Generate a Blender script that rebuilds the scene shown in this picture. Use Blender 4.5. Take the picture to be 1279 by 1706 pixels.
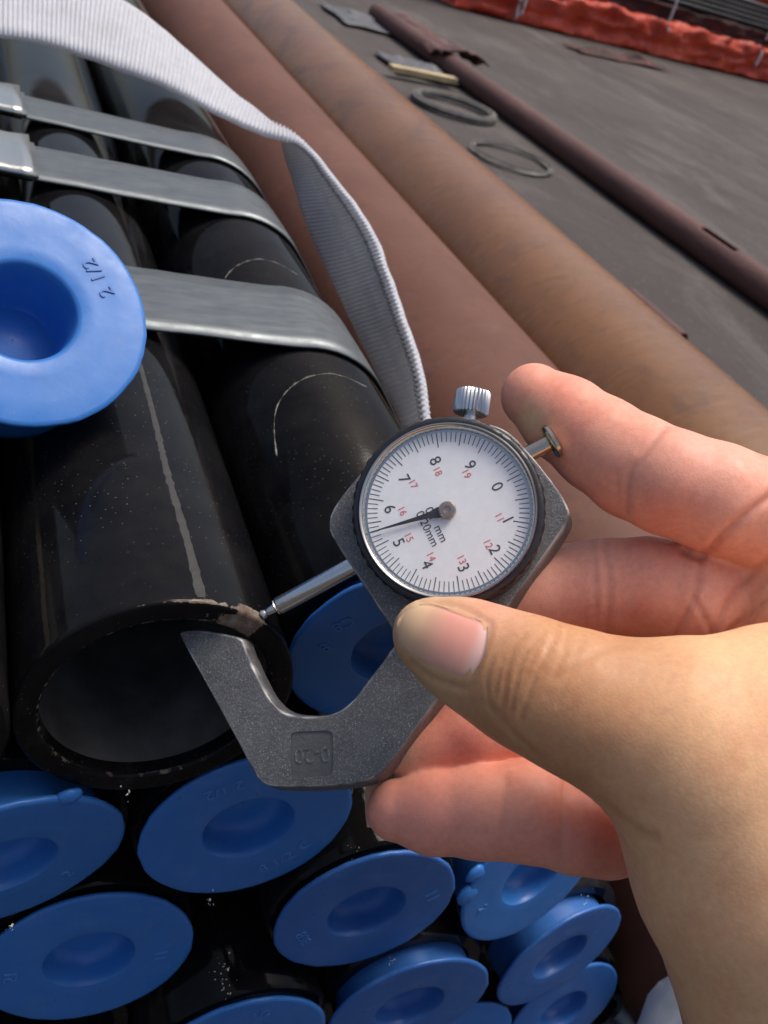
import bpy, bmesh, math, random
import numpy as np
from mathutils import Vector, Matrix, noise
from mathutils.geometry import tessellate_polygon

random.seed(7)
rng = np.random.default_rng(7)
for o in list(bpy.data.objects):
    bpy.data.objects.remove(o, do_unlink=True)
S = bpy.context.scene
COL = S.collection
R = math.radians

# ------------------------------------------------------------------ camera, sky, sun, exposure
# Working space: millimetres, origin at the camera, X across the pile, Y along the pipes, Z up.
H = 448.0                                            # camera height above the ground (mm)
FPX = 1543.77                                        # focal length for a 1279 x 1706 picture
E1 = np.array([0.91085527, 0.0083561, 0.41264131])   # X axis seen from the camera (right, down, forward)
ED = np.array([-0.32137223, -0.61296081, 0.72180256])
EZ = np.array([0.2589644, -0.79006913, -0.55563317])
WM = np.stack([E1, ED, EZ])

cam_data = bpy.data.cameras.new('camera')
cam = bpy.data.objects.new('camera', cam_data)
COL.objects.link(cam)
right = WM @ np.array([1., 0, 0]); up = WM @ np.array([0, -1., 0]); backv = WM @ np.array([0, 0, -1.])
cam.matrix_world = Matrix(((right[0], up[0], backv[0], 0), (right[1], up[1], backv[1], 0),
                           (right[2], up[2], backv[2], H * .001), (0, 0, 0, 1)))
cam_data.sensor_fit = 'VERTICAL'
cam_data.sensor_height = 24.0
cam_data.lens = 24.0 * FPX / 1706.0
cam_data.clip_start = 0.005
cam_data.clip_end = 400
cam_data.dof.use_dof = True
cam_data.dof.focus_distance = 0.19
cam_data.dof.aperture_fstop = 24
S.camera = cam

SUN_EL, SUN_AZ = 68, 66          # azimuth: degrees from +Y towards +X
w = bpy.data.worlds.new('World'); S.world = w; w.use_nodes = True
nt = w.node_tree; nt.nodes.clear()
sky = nt.nodes.new('ShaderNodeTexSky'); sky.sky_type = 'NISHITA'; sky.sun_disc = False
sky.sun_elevation = R(SUN_EL); sky.sun_rotation = R(SUN_AZ)
sky.dust_density = 6.0; sky.air_density = 1.0; sky.ozone_density = 0.6
bg = nt.nodes.new('ShaderNodeBackground'); bg.inputs['Strength'].default_value = 0.12
wo = nt.nodes.new('ShaderNodeOutputWorld')
nt.links.new(sky.outputs[0], bg.inputs[0]); nt.links.new(bg.outputs[0], wo.inputs[0])
sd = bpy.data.lights.new('sun', 'SUN'); sd.energy = 2.0; sd.angle = R(28); sd.color = (1.0, .95, .88)
sun = bpy.data.objects.new('sun', sd); COL.objects.link(sun)
sv = Vector((math.cos(R(SUN_EL)) * math.sin(R(SUN_AZ)), math.cos(R(SUN_EL)) * math.cos(R(SUN_AZ)), math.sin(R(SUN_EL))))
sun.rotation_euler = sv.to_track_quat('Z', 'Y').to_euler(); sun.location = (2, 2, 5)
S.view_settings.view_transform = 'Standard'; S.view_settings.look = 'None'
S.view_settings.exposure = 0.32; S.view_settings.gamma = 1.0
S.view_settings.use_curve_mapping = False

# ------------------------------------------------------------------ helpers
def cpt(x, y, z):
    """point (camera axes, mm) at depth z in the direction of a spot of the picture"""
    return np.array([(x - 640) / FPX * z, (y - 853) / FPX * z, z], float)
def wpt(x, y, z):
    return WM @ cpt(x, y, z)
def on_ground(x, y, h=H):
    r = wpt(x, y, 1.0); return r * (-h / r[2])
def to_m(V):
    V = np.asarray(V, float) * .001
    V = V.reshape(-1, 3).copy(); V[:, 2] += H * .001
    return V

def tag(o, label=None, cat=None, group=None, kind=None):
    if label: o['label'] = label
    if cat: o['category'] = cat
    if group: o['group'] = group
    if kind: o['kind'] = kind
    return o
def empty(name, loc, label, cat, group=None):
    o = bpy.data.objects.new(name, None); COL.objects.link(o)
    o.location = to_m(loc)[0]; o.empty_display_size = .01
    return tag(o, label, cat, group)
def mk(name, V, F, mat, parent=None, smooth=True, origin=None, auto=None):
    """one mesh object; V in working mm"""
    V = to_m(V)
    org = to_m(origin)[0] if origin is not None else (V.min(0) + V.max(0)) / 2
    me = bpy.data.meshes.new(name)
    me.from_pydata((V - org).tolist(), [], [list(map(int, f)) for f in F])
    if smooth:
        me.polygons.foreach_set('use_smooth', [True] * len(me.polygons))
        if auto is not None:
            me.set_sharp_from_angle(angle=R(auto))
    me.materials.append(mat); me.update()
    o = bpy.data.objects.new(name, me); COL.objects.link(o)
    if parent is not None:
        o.parent = parent; o.location = Vector(org) - world_loc(parent)
    else:
        o.location = org
    return o
def world_loc(o):
    l = Vector(o.location)
    while o.parent:
        o = o.parent; l += o.location
    return l
def merge(parts):
    V = []; F = []; n = 0
    for v, f in parts:
        v = np.asarray(v, float).reshape(-1, 3); V.append(v); F += [[i + n for i in q] for q in f]; n += len(v)
    return np.concatenate(V), F
def unit(v):
    v = np.asarray(v, float); return v / np.linalg.norm(v)
def lathe(prof, c, n, seg=48, a0=0., a1=None, u=None, rmod=None):
    """revolve (radius, offset along n) about the axis n through c"""
    n = unit(n)
    if u is None:
        u = np.cross(n, [0, 0, 1.]) if abs(n[2]) < .9 else np.cross(n, [1., 0, 0])
    u = unit(u - n * np.dot(u, n)); v = np.cross(n, u)
    full = a1 is None
    th = np.linspace(a0, (2 * math.pi if full else a1), seg + (0 if full else 1), endpoint=not full)
    V = []; m = len(th)
    for i, (r, h) in enumerate(prof):
        for t in th:
            rr = r if rmod is None else r * rmod(t, r, h)
            V.append(np.asarray(c) + n * h + rr * (math.cos(t) * u + math.sin(t) * v))
    F = []
    for i in range(len(prof) - 1):
        for j in range(m if full else m - 1):
            k = (j + 1) % m
            F.append([i * m + j, i * m + k, (i + 1) * m + k, (i + 1) * m + j])
    return np.array(V), F
def box(c, ax, half):
    c = np.asarray(c, float); a, b, d = [unit(x) for x in ax]
    V = [c + a * half[0] * i + b * half[1] * j + d * half[2] * k for i in (-1, 1) for j in (-1, 1) for k in (-1, 1)]
    F = [[0, 1, 3, 2], [4, 6, 7, 5], [0, 4, 5, 1], [2, 3, 7, 6], [0, 2, 6, 4], [1, 5, 7, 3]]
    return np.array(V), F
def tube(pts, r, seg=10):
    pts = np.asarray(pts, float); V = []; F = []
    for i, p in enumerate(pts):
        t = unit(pts[min(i + 1, len(pts) - 1)] - pts[max(i - 1, 0)])
        u = np.cross(t, [0, 0, 1.]);
        if np.linalg.norm(u) < .05: u = np.cross(t, [1., 0, 0])
        u = unit(u); v = np.cross(t, u); rr = r[i] if hasattr(r, '__len__') else r
        for k in range(seg):
            a = 2 * math.pi * k / seg; V.append(p + rr * (math.cos(a) * u + math.sin(a) * v))
    for i in range(len(pts) - 1):
        for k in range(seg):
            F.append([i * seg + k, i * seg + (k + 1) % seg, (i + 1) * seg + (k + 1) % seg, (i + 1) * seg + k])
    F.append(list(range(seg))[::-1]); F.append([(len(pts) - 1) * seg + k for k in range(seg)])
    return np.array(V), F
def resample(P, n, smooth_it=0):
    P = np.asarray(P, float)
    # Catmull-Rom through the points
    Q = np.vstack([2 * P[0] - P[1], P, 2 * P[-1] - P[-2]]); out = []
    for t in np.linspace(0, len(P) - 1 - 1e-9, n):
        i = int(t); f = t - i; p0, p1, p2, p3 = Q[i], Q[i + 1], Q[i + 2], Q[i + 3]
        out.append(.5 * ((2 * p1) + (-p0 + p2) * f + (2 * p0 - 5 * p1 + 4 * p2 - p3) * f * f + (-p0 + 3 * p1 - 3 * p2 + p3) * f ** 3))
    return np.array(out)
def nz(x, y=0., z=0.):
    return noise.noise(Vector((x, y, z)))

# ------------------------------------------------------------------ materials
class Mat:
    def __init__(s, name):
        s.m = bpy.data.materials.new(name); s.m.use_nodes = True
        s.t = s.m.node_tree; s.t.nodes.clear()
        s.out = s.n('ShaderNodeOutputMaterial'); s.b = s.n('ShaderNodeBsdfPrincipled')
        s.l(s.b.outputs[0], s.out.inputs[0]); s.tc = s.n('ShaderNodeTexCoord')
    def n(s, ty, **kw):
        x = s.t.nodes.new(ty)
        for k, v in kw.items(): setattr(x, k, v)
        return x
    def l(s, a, b): s.t.links.new(a, b)
    def set(s, **kw):
        for k, v in kw.items():
            s.b.inputs[k.replace('_', ' ')].default_value = v if not (isinstance(v, tuple) and len(v) == 3 and k == 'Base_Color') else (*v, 1)
        return s
    def noise(s, scale, detail=6, rough=.6, stretch=None, dist=0.):
        x = s.n('ShaderNodeTexNoise'); x.inputs['Scale'].default_value = scale
        x.inputs['Detail'].default_value = detail; x.inputs['Roughness'].default_value = rough
        x.inputs['Distortion'].default_value = dist
        src = s.tc.outputs['Object']
        if stretch:
            mp = s.n('ShaderNodeMapping'); mp.inputs['Scale'].default_value = stretch; s.l(src, mp.inputs[0]); src = mp.outputs[0]
        s.l(src, x.inputs['Vector']); return x.outputs['Fac']
    def voro(s, scale, feature='F1'):
        x = s.n('ShaderNodeTexVoronoi'); x.inputs['Scale'].default_value = scale; x.feature = feature
        s.l(s.tc.outputs['Object'], x.inputs['Vector']); return x.outputs['Distance']
    def ramp(s, fac, stops):
        x = s.n('ShaderNodeValToRGB'); e = x.color_ramp.elements
        while len(e) < len(stops): e.new(.5)
        for i, (p, c) in enumerate(stops):
            e[i].position = p; e[i].color = (*c, 1) if hasattr(c, '__len__') else (c, c, c, 1)
        s.l(fac, x.inputs[0]); return x.outputs[0]
    def mix(s, fac, a, b, mode='MIX'):
        x = s.n('ShaderNodeMix', data_type='RGBA', blend_type=mode)
        for sock, v in ((x.inputs[0], fac), (x.inputs[6], a), (x.inputs[7], b)):
            if hasattr(v, 'is_output'): s.l(v, sock)
            else: sock.default_value = v if not hasattr(v, '__len__') else (*v, 1)
        return x.outputs[2]
    def attr(s, name):
        x = s.n('ShaderNodeAttribute'); x.attribute_name = name; return x
    def bump(s, fac, strength, dist=.001):
        x = s.n('ShaderNodeBump'); x.inputs['Strength'].default_value = strength; x.inputs['Distance'].default_value = dist
        s.l(fac, x.inputs['Height'])
        prev = s.b.inputs['Normal']
        if prev.is_linked: s.l(prev.links[0].from_socket, x.inputs['Normal'])
        s.l(x.outputs[0], prev); return s
    def color(s, c): s.l(c, s.b.inputs['Base Color']); return s
    def rough(s, c): s.l(c, s.b.inputs['Roughness']); return s

def m_simple(name, col, rough=.5, metal=0., var=.15, scale=120, bump=0., bscale=400, bdist=.0005, spec=.5):
    m = Mat(name); m.set(Roughness=rough, Metallic=metal, Specular_IOR_Level=spec)
    a = tuple(c * (1 - var) for c in col); b = tuple(min(1, c * (1 + var)) for c in col)
    m.color(m.ramp(m.noise(scale), [(.3, a), (.7, b)]))
    if bump: m.bump(m.noise(bscale), bump, bdist)
    return m.m

def m_black(name, wear=False):
    m = Mat(name); m.set(Specular_IOR_Level=.10)
    base = m.ramp(m.noise(60, 8, .65), [(.35, (.004, .004, .005)), (.75, (.012, .0115, .0115))])
    dust = m.ramp(m.voro(640), [(.0, .7), (.09, .6), (.12, 0.)])
    dm = m.ramp(m.noise(45, 5, .7), [(.40, 0.), (.62, .8)])
    fac = m.mix(1., dust, dm, 'MULTIPLY')
    c = m.mix(fac, base, (.20, .19, .18))
    scr = m.ramp(m.noise(30, 7, .75, (1, .10, 1), .6), [(.57, 0.), (.72, .20)])
    c = m.mix(scr, c, (.08, .072, .066))
    if wear:
        at = m.attr('wear')
        ad = m.n('ShaderNodeMath', operation='ADD'); m.l(at.outputs['Fac'], ad.inputs[0])
        ns = m.n('ShaderNodeMath', operation='MULTIPLY_ADD'); m.l(m.noise(420, 7, .65), ns.inputs[0]); ns.inputs[1].default_value = 1.3; ns.inputs[2].default_value = -.65
        m.l(ns.outputs[0], ad.inputs[1])
        wf = m.ramp(ad.outputs[0], [(.40, 0.), (.52, 1.)])
        c = m.mix(wf, c, m.ramp(m.noise(300, 6), [(.3, (.085, .045, .032)), (.5, (.16, .12, .095)), (.75, (.28, .25, .215))]))
    m.color(c)
    m.rough(m.ramp(m.noise(45, 7, .7), [(.3, .03), (.7, .12)]))
    m.bump(m.noise(900, 3), .05, .0003); m.bump(m.noise(30, 3), .12, .001)
    return m.m

def m_blue(name, hue=0.):
    m = Mat(name)
    c = m.ramp(m.noise(55, 5, .6), [(.25, (.026, .150 - hue * .035, .46 - hue * .09)), (.75, (.036, .178 - hue * .035, .53 - hue * .09))])
    scuff = m.ramp(m.noise(110, 10, .8, (1, 1, 1), .5), [(.52, 0.), (.74, .34)])
    c = m.mix(scuff, c, (.15, .27, .52))
    c = m.mix(m.ramp(m.voro(700), [(.0, .55), (.06, .4), (.09, 0.)]), c, (.30, .38, .52))
    c = m.mix(m.ramp(m.noise(28, 6, .7), [(.52, 0.), (.72, .35)]), c, (.020, .085, .26))
    m.color(c)
    m.set(Roughness=.42, Subsurface_Weight=.12, Subsurface_Scale=.002, Specular_IOR_Level=.4)
    m.b.inputs['Subsurface Radius'].default_value = (.2, .5, 1.0)
    m.rough(m.ramp(m.noise(160, 5), [(.3, .26), (.7, .48)]))
    m.bump(m.noise(500, 4), .06, .0004); m.bump(m.noise(70, 3), .10, .001)
    return m.m

MB = m_black('black_coating'); MBW = m_black('black_coating_worn', True)
MBLUE = m_blue('blue_plastic'); MBLUE2 = m_blue('blue_plastic_dark', 1.)  # second one is the same blue in a darker tone
mm = Mat('embossed_blue'); mm.set(Base_Color=(.075, .22, .54), Roughness=.5); MEMB = mm.m
mm = Mat('ink_on_blue'); mm.set(Base_Color=(.022, .12, .40), Roughness=.5); MEMB2 = mm.m

mm = Mat('galvanised_strap'); mm.set(Metallic=.75)
mm.color(mm.ramp(mm.noise(70, 6, .6, (1, 6, 1)), [(.3, (.108, .123, .131)), (.7, (.158, .175, .182))]))
mm.rough(mm.ramp(mm.noise(200, 6), [(.3, .38), (.7, .55)])); mm.bump(mm.noise(140, 5), .12, .0006); MSTRAP = mm.m
mm = Mat('bright_seal'); mm.set(Metallic=1., Roughness=.24, Base_Color=(.62, .61, .55)); mm.bump(mm.noise(160, 4), .2, .001); MSEAL = mm.m

mm = Mat('white_webbing')
cw_ = mm.ramp(mm.noise(260, 6), [(.3, (.62, .64, .71)), (.7, (.76, .78, .85))])
cw_ = mm.mix(mm.ramp(mm.noise(30, 7, .7), [(.5, 0.), (.75, .35)]), cw_, (.42, .41, .40)); mm.color(cw_)
mm.set(Roughness=.9, Sheen_Weight=.2); mm.bump(mm.noise(1800, 3), .5, .0006)
tl = mm.n('ShaderNodeBsdfTranslucent'); tl.inputs[0].default_value = (.80, .78, .76, 1); mx = mm.n('ShaderNodeMixShader'); mx.inputs[0].default_value = .36
mm.l(mm.b.outputs[0], mx.inputs[1]); mm.l(tl.outputs[0], mx.inputs[2]); mm.l(mx.outputs[0], mm.out.inputs[0]); MWEB = mm.m

mm = Mat('brown_pipe')
c = mm.ramp(mm.noise(7, 7, .6, (1, .5, 1)), [(.3, (.135, .054, .016)), (.7, (.205, .088, .028))])
c = mm.mix(mm.ramp(mm.noise(22, 8, .7, (1, 1.6, 1), .8), [(.54, 0.), (.72, .6)]), c, (.10, .056, .032))
c = mm.mix(mm.ramp(mm.noise(60, 8, .7, (.5, 3.5, .5)), [(.54, 0.), (.68, .42)]), c, (.26, .16, .095))
c = mm.mix(mm.ramp(mm.noise(75, 10, .8), [(.52, 0.), (.66, .55)]), c, (.085, .040, .018))
c = mm.mix(mm.ramp(mm.noise(130, 9, .8, (1, .6, 1)), [(.60, 0.), (.70, .5)]), c, (.27, .17, .10))
c = mm.mix(mm.ramp(mm.noise(11, 6, .7, (1, .7, 1), .8), [(.55, 0.), (.66, .5)]), c, (.075, .034, .020))
mm.color(c); mm.rough(mm.ramp(mm.noise(40, 8, .7, (.6, 2.5, .6)), [(.3, .22), (.7, .42)]))
mm.bump(mm.noise(45, 6, .6, (.5, 3, .5)), .22, .002); mm.bump(mm.noise(8, 3), .25, .004); MBROWN = mm.m
mm = Mat('red_oxide_pipe')
c = mm.ramp(mm.noise(9, 8, .65, (1, .6, 1)), [(.3, (.092, .034, .021)), (.7, (.140, .058, .038))])
c = mm.mix(mm.ramp(mm.noise(30, 9, .75), [(.56, 0.), (.75, .5)]), c, (.15, .092, .077))
c = mm.mix(mm.ramp(mm.noise(14, 7, .7), [(.60, 0.), (.72, .4)]), c, (.20, .08, .035))
c = mm.mix(mm.ramp(mm.noise(85, 10, .8), [(.52, 0.), (.68, .5)]), c, (.055, .024, .018))
c = mm.mix(mm.ramp(mm.noise(120, 9, .8, (1, .5, 1)), [(.60, 0.), (.72, .45)]), c, (.20, .13, .105))
mm.color(c); mm.set(Roughness=.62, Specular_IOR_Level=.3); mm.bump(mm.noise(150, 6), .2, .0015); MRED = mm.m
mm = Mat('rusty_thin_pipe')
c = mm.ramp(mm.noise(16, 9, .7, (1, .4, 1)), [(.3, (.060, .024, .022)), (.7, (.115, .050, .043))])
mm.color(c); mm.set(Roughness=.75); mm.bump(mm.noise(120, 7), .5, .003); MRUST = mm.m

mm = Mat('ground_concrete')
c = mm.ramp(mm.noise(1.6, 9, .62, (1, .45, 1)), [(.3, (.036, .029, .026)), (.5, (.060, .050, .046)), (.75, (.094, .081, .075))])
c = mm.mix(mm.ramp(mm.noise(5, 9, .7, (1, .3, 1), .9), [(.50, 0.), (.68, .45)]), c, (.165, .152, .145))
c = mm.mix(mm.ramp(mm.noise(40, 8, .8), [(.5, 0.), (.8, .5)]), c, (.07, .055, .05))
c = mm.mix(mm.ramp(mm.noise(2.4, 10, .72, (1.2, .5, 1), 1.4), [(.50, 0.), (.62, .55)]), c, (.040, .033, .031))
c = mm.mix(mm.ramp(mm.voro(55), [(.0, .7), (.10, .5), (.16, 0.)]), c, (.17, .16, .155))
mm.color(c); mm.set(Roughness=.9); mm.bump(mm.noise(30, 10, .75), .7, .010); MGROUND = mm.m

mm = Mat('orange_tarp')
c = mm.ramp(mm.noise(6, 6, .6, (1, 1, .4)), [(.3, (.42, .034, .016)), (.5, (.66, .070, .028)), (.7, (.80, .11, .04))])
mm.color(c); mm.set(Roughness=.45); mm.bump(mm.noise(14, 6, .6, (1, 1, .35), 1.), .8, .02); MTARP = mm.m
mm = Mat('maroon_net_shade')
c = mm.ramp(mm.noise(9, 9, .75, (1, 1, 2.5), 1.), [(.38, (.012, .008, .008)), (.55, (.075, .018, .014)), (.72, (.30, .045, .02))])
mm.color(c); mm.set(Roughness=.7); mm.bump(mm.noise(20, 8, .7), .8, .03); MNETSHADE = mm.m
MROD = m_simple('black_rods', (.02, .02, .022), .4, 0., .4, 8)
MCORD = m_simple('white_cord', (.6, .6, .6), .8)
MWOOD = m_simple('pale_wood', (.44, .34, .19), .7, 0., .25, 25, .3, 60, .002)
MGREYST = m_simple('grey_steel', (.10, .095, .09), .8, 0., .45, 40, .3, 120, .002)
MDIRTY = m_simple('dirty_sheet', (.075, .078, .09), .6, 0., .3, 18, .4, 40, .004)
MWPLAS = m_simple('white_plastic', (.62, .63, .66), .55, 0., .12, 40, .3, 90, .003)
MFLAKE = m_simple('grey_flakes', (.45, .44, .42), .5, 0., .3, 300)
MSCRAPE = m_simple('scraped_coat', (.017, .0165, .016), .6, 0., .45, 260, .4, 900)
MBORE = m_simple('mill_scale', (.08, .078, .075), .55, 0., .5, 70, .3, 500)

# gauge materials
mm = Mat('cast_grey_paint')
c = mm.ramp(mm.noise(160, 7, .6), [(.3, (.095, .094, .096)), (.7, (.15, .148, .149))])
c = mm.mix(mm.ramp(mm.noise(2600, 3, .6), [(.50, 0.), (.72, .5)]), c, (.36, .355, .35))
sp = mm.ramp(mm.voro(1900), [(.0, .8), (.14, .5), (.24, 0.)])
sp = mm.mix(1., sp, mm.ramp(mm.noise(230, 3), [(.44, 0.), (.58, 1.)]), 'MULTIPLY')
c = mm.mix(sp, c, (.70, .69, .68))
at = mm.attr('edge'); c = mm.mix(at.outputs['Fac'], c, (.52, .51, .50)); mm.color(c)
mm.set(Metallic=.35); mm.rough(mm.ramp(mm.noise(420, 5), [(.3, .38), (.7, .58)]))
mm.bump(mm.noise(1300, 5, .7), .35, .0006); MCAST = mm.m
MBEZ = m_simple('black_bezel', (.018, .017, .020), .32, 0., .3, 300, .2, 900, .0003)
mm = Mat('chrome'); mm.set(Metallic=1., Base_Color=(.50, .50, .48), Roughness=.16); mm.bump(mm.noise(700, 3), .05, .0002); MCHR = mm.m
mm = Mat('steel_rod'); mm.set(Metallic=1., Base_Color=(.60, .60, .60), Roughness=.22); mm.bump(mm.noise(500, 5, .7), .12, .0003); MSTEEL = mm.m
mm = Mat('nickel_brass'); mm.set(Metallic=1., Base_Color=(.50, .43, .34), Roughness=.2); MBRASS = mm.m
mm = Mat('dial_paper'); mm.color(mm.ramp(mm.noise(500, 6), [(.3, (.78, .79, .82)), (.7, (.84, .85, .87))])); mm.set(Roughness=.55); MDIAL = mm.m
mm = Mat('print_black'); mm.set(Base_Color=(.06, .06, .065), Roughness=.6); MPB = mm.m
mm = Mat('print_red'); mm.set(Base_Color=(.72, .16, .15), Roughness=.6); MPR = mm.m
mm = Mat('needle_dark'); mm.set(Base_Color=(.03, .03, .033), Roughness=.4); MNEED = mm.m
mm = Mat('copper_hub'); mm.set(Metallic=.8, Base_Color=(.42, .33, .28), Roughness=.28); MHUB = mm.m
MDOT = m_simple('label_pit', (.115, .114, .115), .5, .35, .15, 300, .3, 1300, .0005)
# thin watch glass: fresnel mix of clear and mirror
mm = Mat('watch_glass'); g = mm.n('ShaderNodeBsdfGlossy'); g.inputs['Roughness'].default_value = .03
tr = mm.n('ShaderNodeBsdfTransparent'); fr = mm.n('ShaderNodeFresnel'); fr.inputs['IOR'].default_value = 1.45
mx = mm.n('ShaderNodeMixShader'); mm.l(fr.outputs[0], mx.inputs[0]); mm.l(tr.outputs[0], mx.inputs[1]); mm.l(g.outputs[0], mx.inputs[2])
mm.l(mx.outputs[0], mm.out.inputs[0]); MGLASS = mm.m

# skin
mm = Mat('skin'); at = mm.attr('tint')
blot = mm.ramp(mm.noise(110, 7, .65), [(.28, (.93, .80, .78)), (.5, (1.0, 1.0, 1.0)), (.72, (1.04, 1.08, 1.07))])
blot = mm.mix(1., blot, mm.ramp(mm.noise(700, 5, .7), [(.3, (.90, .89, .88)), (.7, (1.06, 1.06, 1.06))]), 'MULTIPLY')
c = mm.mix(1., at.outputs['Color'], blot, 'MULTIPLY')
mm.color(c); mm.set(Subsurface_Weight=.35, Subsurface_Scale=.0022, Specular_IOR_Level=.38)
mm.b.inputs['Subsurface Radius'].default_value = (1.0, .36, .2)
mm.rough(mm.ramp(mm.noise(500, 5), [(.3, .42), (.7, .60)]))
mm.bump(mm.voro(1900), .08, .0003); mm.bump(mm.noise(1100, 6, .75, (.35, 1.6, 1.2), .5), .07, .0004); MSKIN = mm.m
mm = Mat('nail'); at = mm.attr('tint'); mm.color(at.outputs['Color'])
mm.set(Roughness=.34, Subsurface_Weight=.25, Subsurface_Scale=.0015); mm.b.inputs['Subsurface Radius'].default_value = (1., .4, .3)
mm.bump(mm.noise(160, 3), .05, .0005); MNAIL = mm.m

def set_attr(o, name, vals, color=False):
    me = o.data
    if color:
        a = me.attributes.new(name, 'FLOAT_COLOR', 'POINT'); a.data.foreach_set('color', np.asarray(vals, np.float32).ravel())
    else:
        a = me.attributes.new(name, 'FLOAT', 'POINT'); a.data.foreach_set('value', np.asarray(vals, np.float32).ravel())

# ------------------------------------------------------------------ ground
def build_ground():
    xs = np.concatenate([np.linspace(-30000, -1500, 8), np.linspace(-1000, 6000, 60), np.linspace(7000, 60000, 10)])
    ys = np.concatenate([np.linspace(-20000, -1500, 8), np.linspace(-1000, 7000, 60), np.linspace(8000, 80000, 10)])
    V = [(x, y, -H + 4 * nz(x * .0015, y * .0011) + 1.5 * nz(x * .008, y * .006) - 5) for y in ys for x in xs]
    n = len(xs); F = [[j * n + i, j * n + i + 1, (j + 1) * n + i + 1, (j + 1) * n + i] for j in range(len(ys) - 1) for i in range(n - 1)]
    tag(mk('ground', V, F, MGROUND, origin=(0, 0, -H)), kind='structure')
build_ground()

# ------------------------------------------------------------------ big pipes beside the bundle, pipes on the ground
def hollow(c, y0, y1, ro, ri, seg=72, steps=1, bend=None):
    ys = np.linspace(y0 + 1.5, y1, steps + 1)
    prof = [(ri, y1), (ri, y0 + 1.0), (ri + .6, y0), (ro - .8, y0), (ro, y0 + 1.2)] + [(ro, y) for y in ys[1:]]
    return lathe(prof, (c[0], 0, c[1]), (0, 1, 0), seg)
GR = 92.4
V, F = hollow((370, -H + GR), 119, 9000, GR, GR - 7, 96, 30)
tag(mk('red_oxide_pipe', V, F, MRED, auto=40), 'large dull red oxide pipe lying beside the black bundle', 'pipe')
V, F = hollow((370 + 2 * GR + .5, -H + GR), 60, 9000, GR, GR - 7, 96, 30)
tag(mk('brown_varnished_pipe', V, F, MBROWN, auto=40), 'large glossy brown pipe lying against the red oxide pipe', 'pipe')

def thin_pipe():
    r = 25.0; X = 1290; Z = -H + r - 2
    t = empty('rusty_pipe', (X, 1000, -H), 'long thin rusty pipe with a slot lying on the bare ground', 'pipe')
    # slot cut in the top near the camera end: leave out faces there
    ys = np.concatenate([np.linspace(700, 1240, 12), np.linspace(1260, 1460, 25), np.linspace(1500, 3400, 40)]); seg = 40
    V = []; F = []
    for i, y in enumerate(ys):
        for k in range(seg):
            a = 2 * math.pi * k / seg
            rr = r * (1 + .02 * nz(y * .02, k))
            V.append((X + rr * math.cos(a) + 3 * math.sin(y * .002), y, Z + rr * math.sin(a)))
    for i in range(len(ys) - 1):
        for k in range(seg):
            a = (k + .5) * 360 / seg; ym = (ys[i] + ys[i + 1]) / 2
            if 1310 < ym < 1415 and 88 < a < 116: continue
            F.append([i * seg + k, i * seg + (k + 1) % seg, (i + 1) * seg + (k + 1) % seg, (i + 1) * seg + k])
    o = mk('pipe_body', V, F, MRUST, t)
    sm = o.modifiers.new('wall', 'SOLIDIFY'); sm.thickness = .004; sm.offset = -1
    # a row of rough rust blisters along the top
    for y in (1720, 1745, 1775, 1850, 1900):
        a = R(95 + 8 * nz(y)); c = np.array([X + r * math.cos(a) + 3 * math.sin(y * .002), y, Z + r * math.sin(a)])
        V, F = lathe([(0.1, 3.0), (3.5, 2.2), (6, 0.5), (7, -2)], c, (math.cos(a), 0, math.sin(a)), 8); mk('rust_blister', V, F, MRUST, t)
    # torn flattened sleeve at the far end
    P = []
    for i in range(24):
        f = i / 23; y = 2700 + 560 * f
        for k in range(13):
            g = k / 12 - .5
            x = X + 40 + g * (170 - 70 * f) + 10 * nz(i * .5, k * .4)
            z = -H + 22 + 34 * math.cos(g * 2.6) + 12 * nz(i * .35, k * .5, 3) + (16 if i < 3 else 0)
            P.append((x, y + 25 * nz(k * .7, 5), z))
    F = [[i * 13 + k, i * 13 + k + 1, (i + 1) * 13 + k + 1, (i + 1) * 13 + k] for i in range(23) for k in range(12)]
    o = mk('torn_sleeve', P, F, MRUST, t); sm = o.modifiers.new('wall', 'SOLIDIFY'); sm.thickness = .005
thin_pipe()
V, F = hollow((936, -H + 13), 975, 1120, 13, 10, 32, 4)
tag(mk('rusty_pipe_offcut', V, F, MRUST, auto=40), 'short rusty pipe with open end half hidden behind the brown pipe', 'pipe')

def coil_ring(c, ro, ri, h, label, wob):
    prof = [(ri, 0), (ri, h * .9), (ri + 2, h), (ro - 2, h), (ro, h * .9), (ro, 0)]
    V, F = lathe(prof, (c[0], c[1], -H + 1), (0, 0, 1), 64, rmod=lambda t, r, hh: 1 + wob * nz(math.cos(t) * 1.4 + c[0], math.sin(t) * 1.4, hh * .2))
    t = empty('steel_ring', (c[0], c[1], -H), label, 'ring', 'steel rings on the ground')
    mk('ring_body', V, F, MGREYST, t, auto=40)
    V, F = lathe([(ri + 3, h + .2), (ri + 4, h + 3), (ro - 6, h + 3), (ro - 5, h + .2)], (c[0] + 3, c[1] + 2, -H + 1), (0, 0, 1), 64)
    mk('strap_turn', V, F, MGREYST, t, auto=40)
coil_ring((1108, 2238), 112, 92, 12, 'thick grey steel ring on the ground beside a pale wood strip', .02)
coil_ring((1090, 1862), 98, 86, 4, 'thin flat wire ring lying on the ground between brown and rusty pipes', .09)
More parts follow.
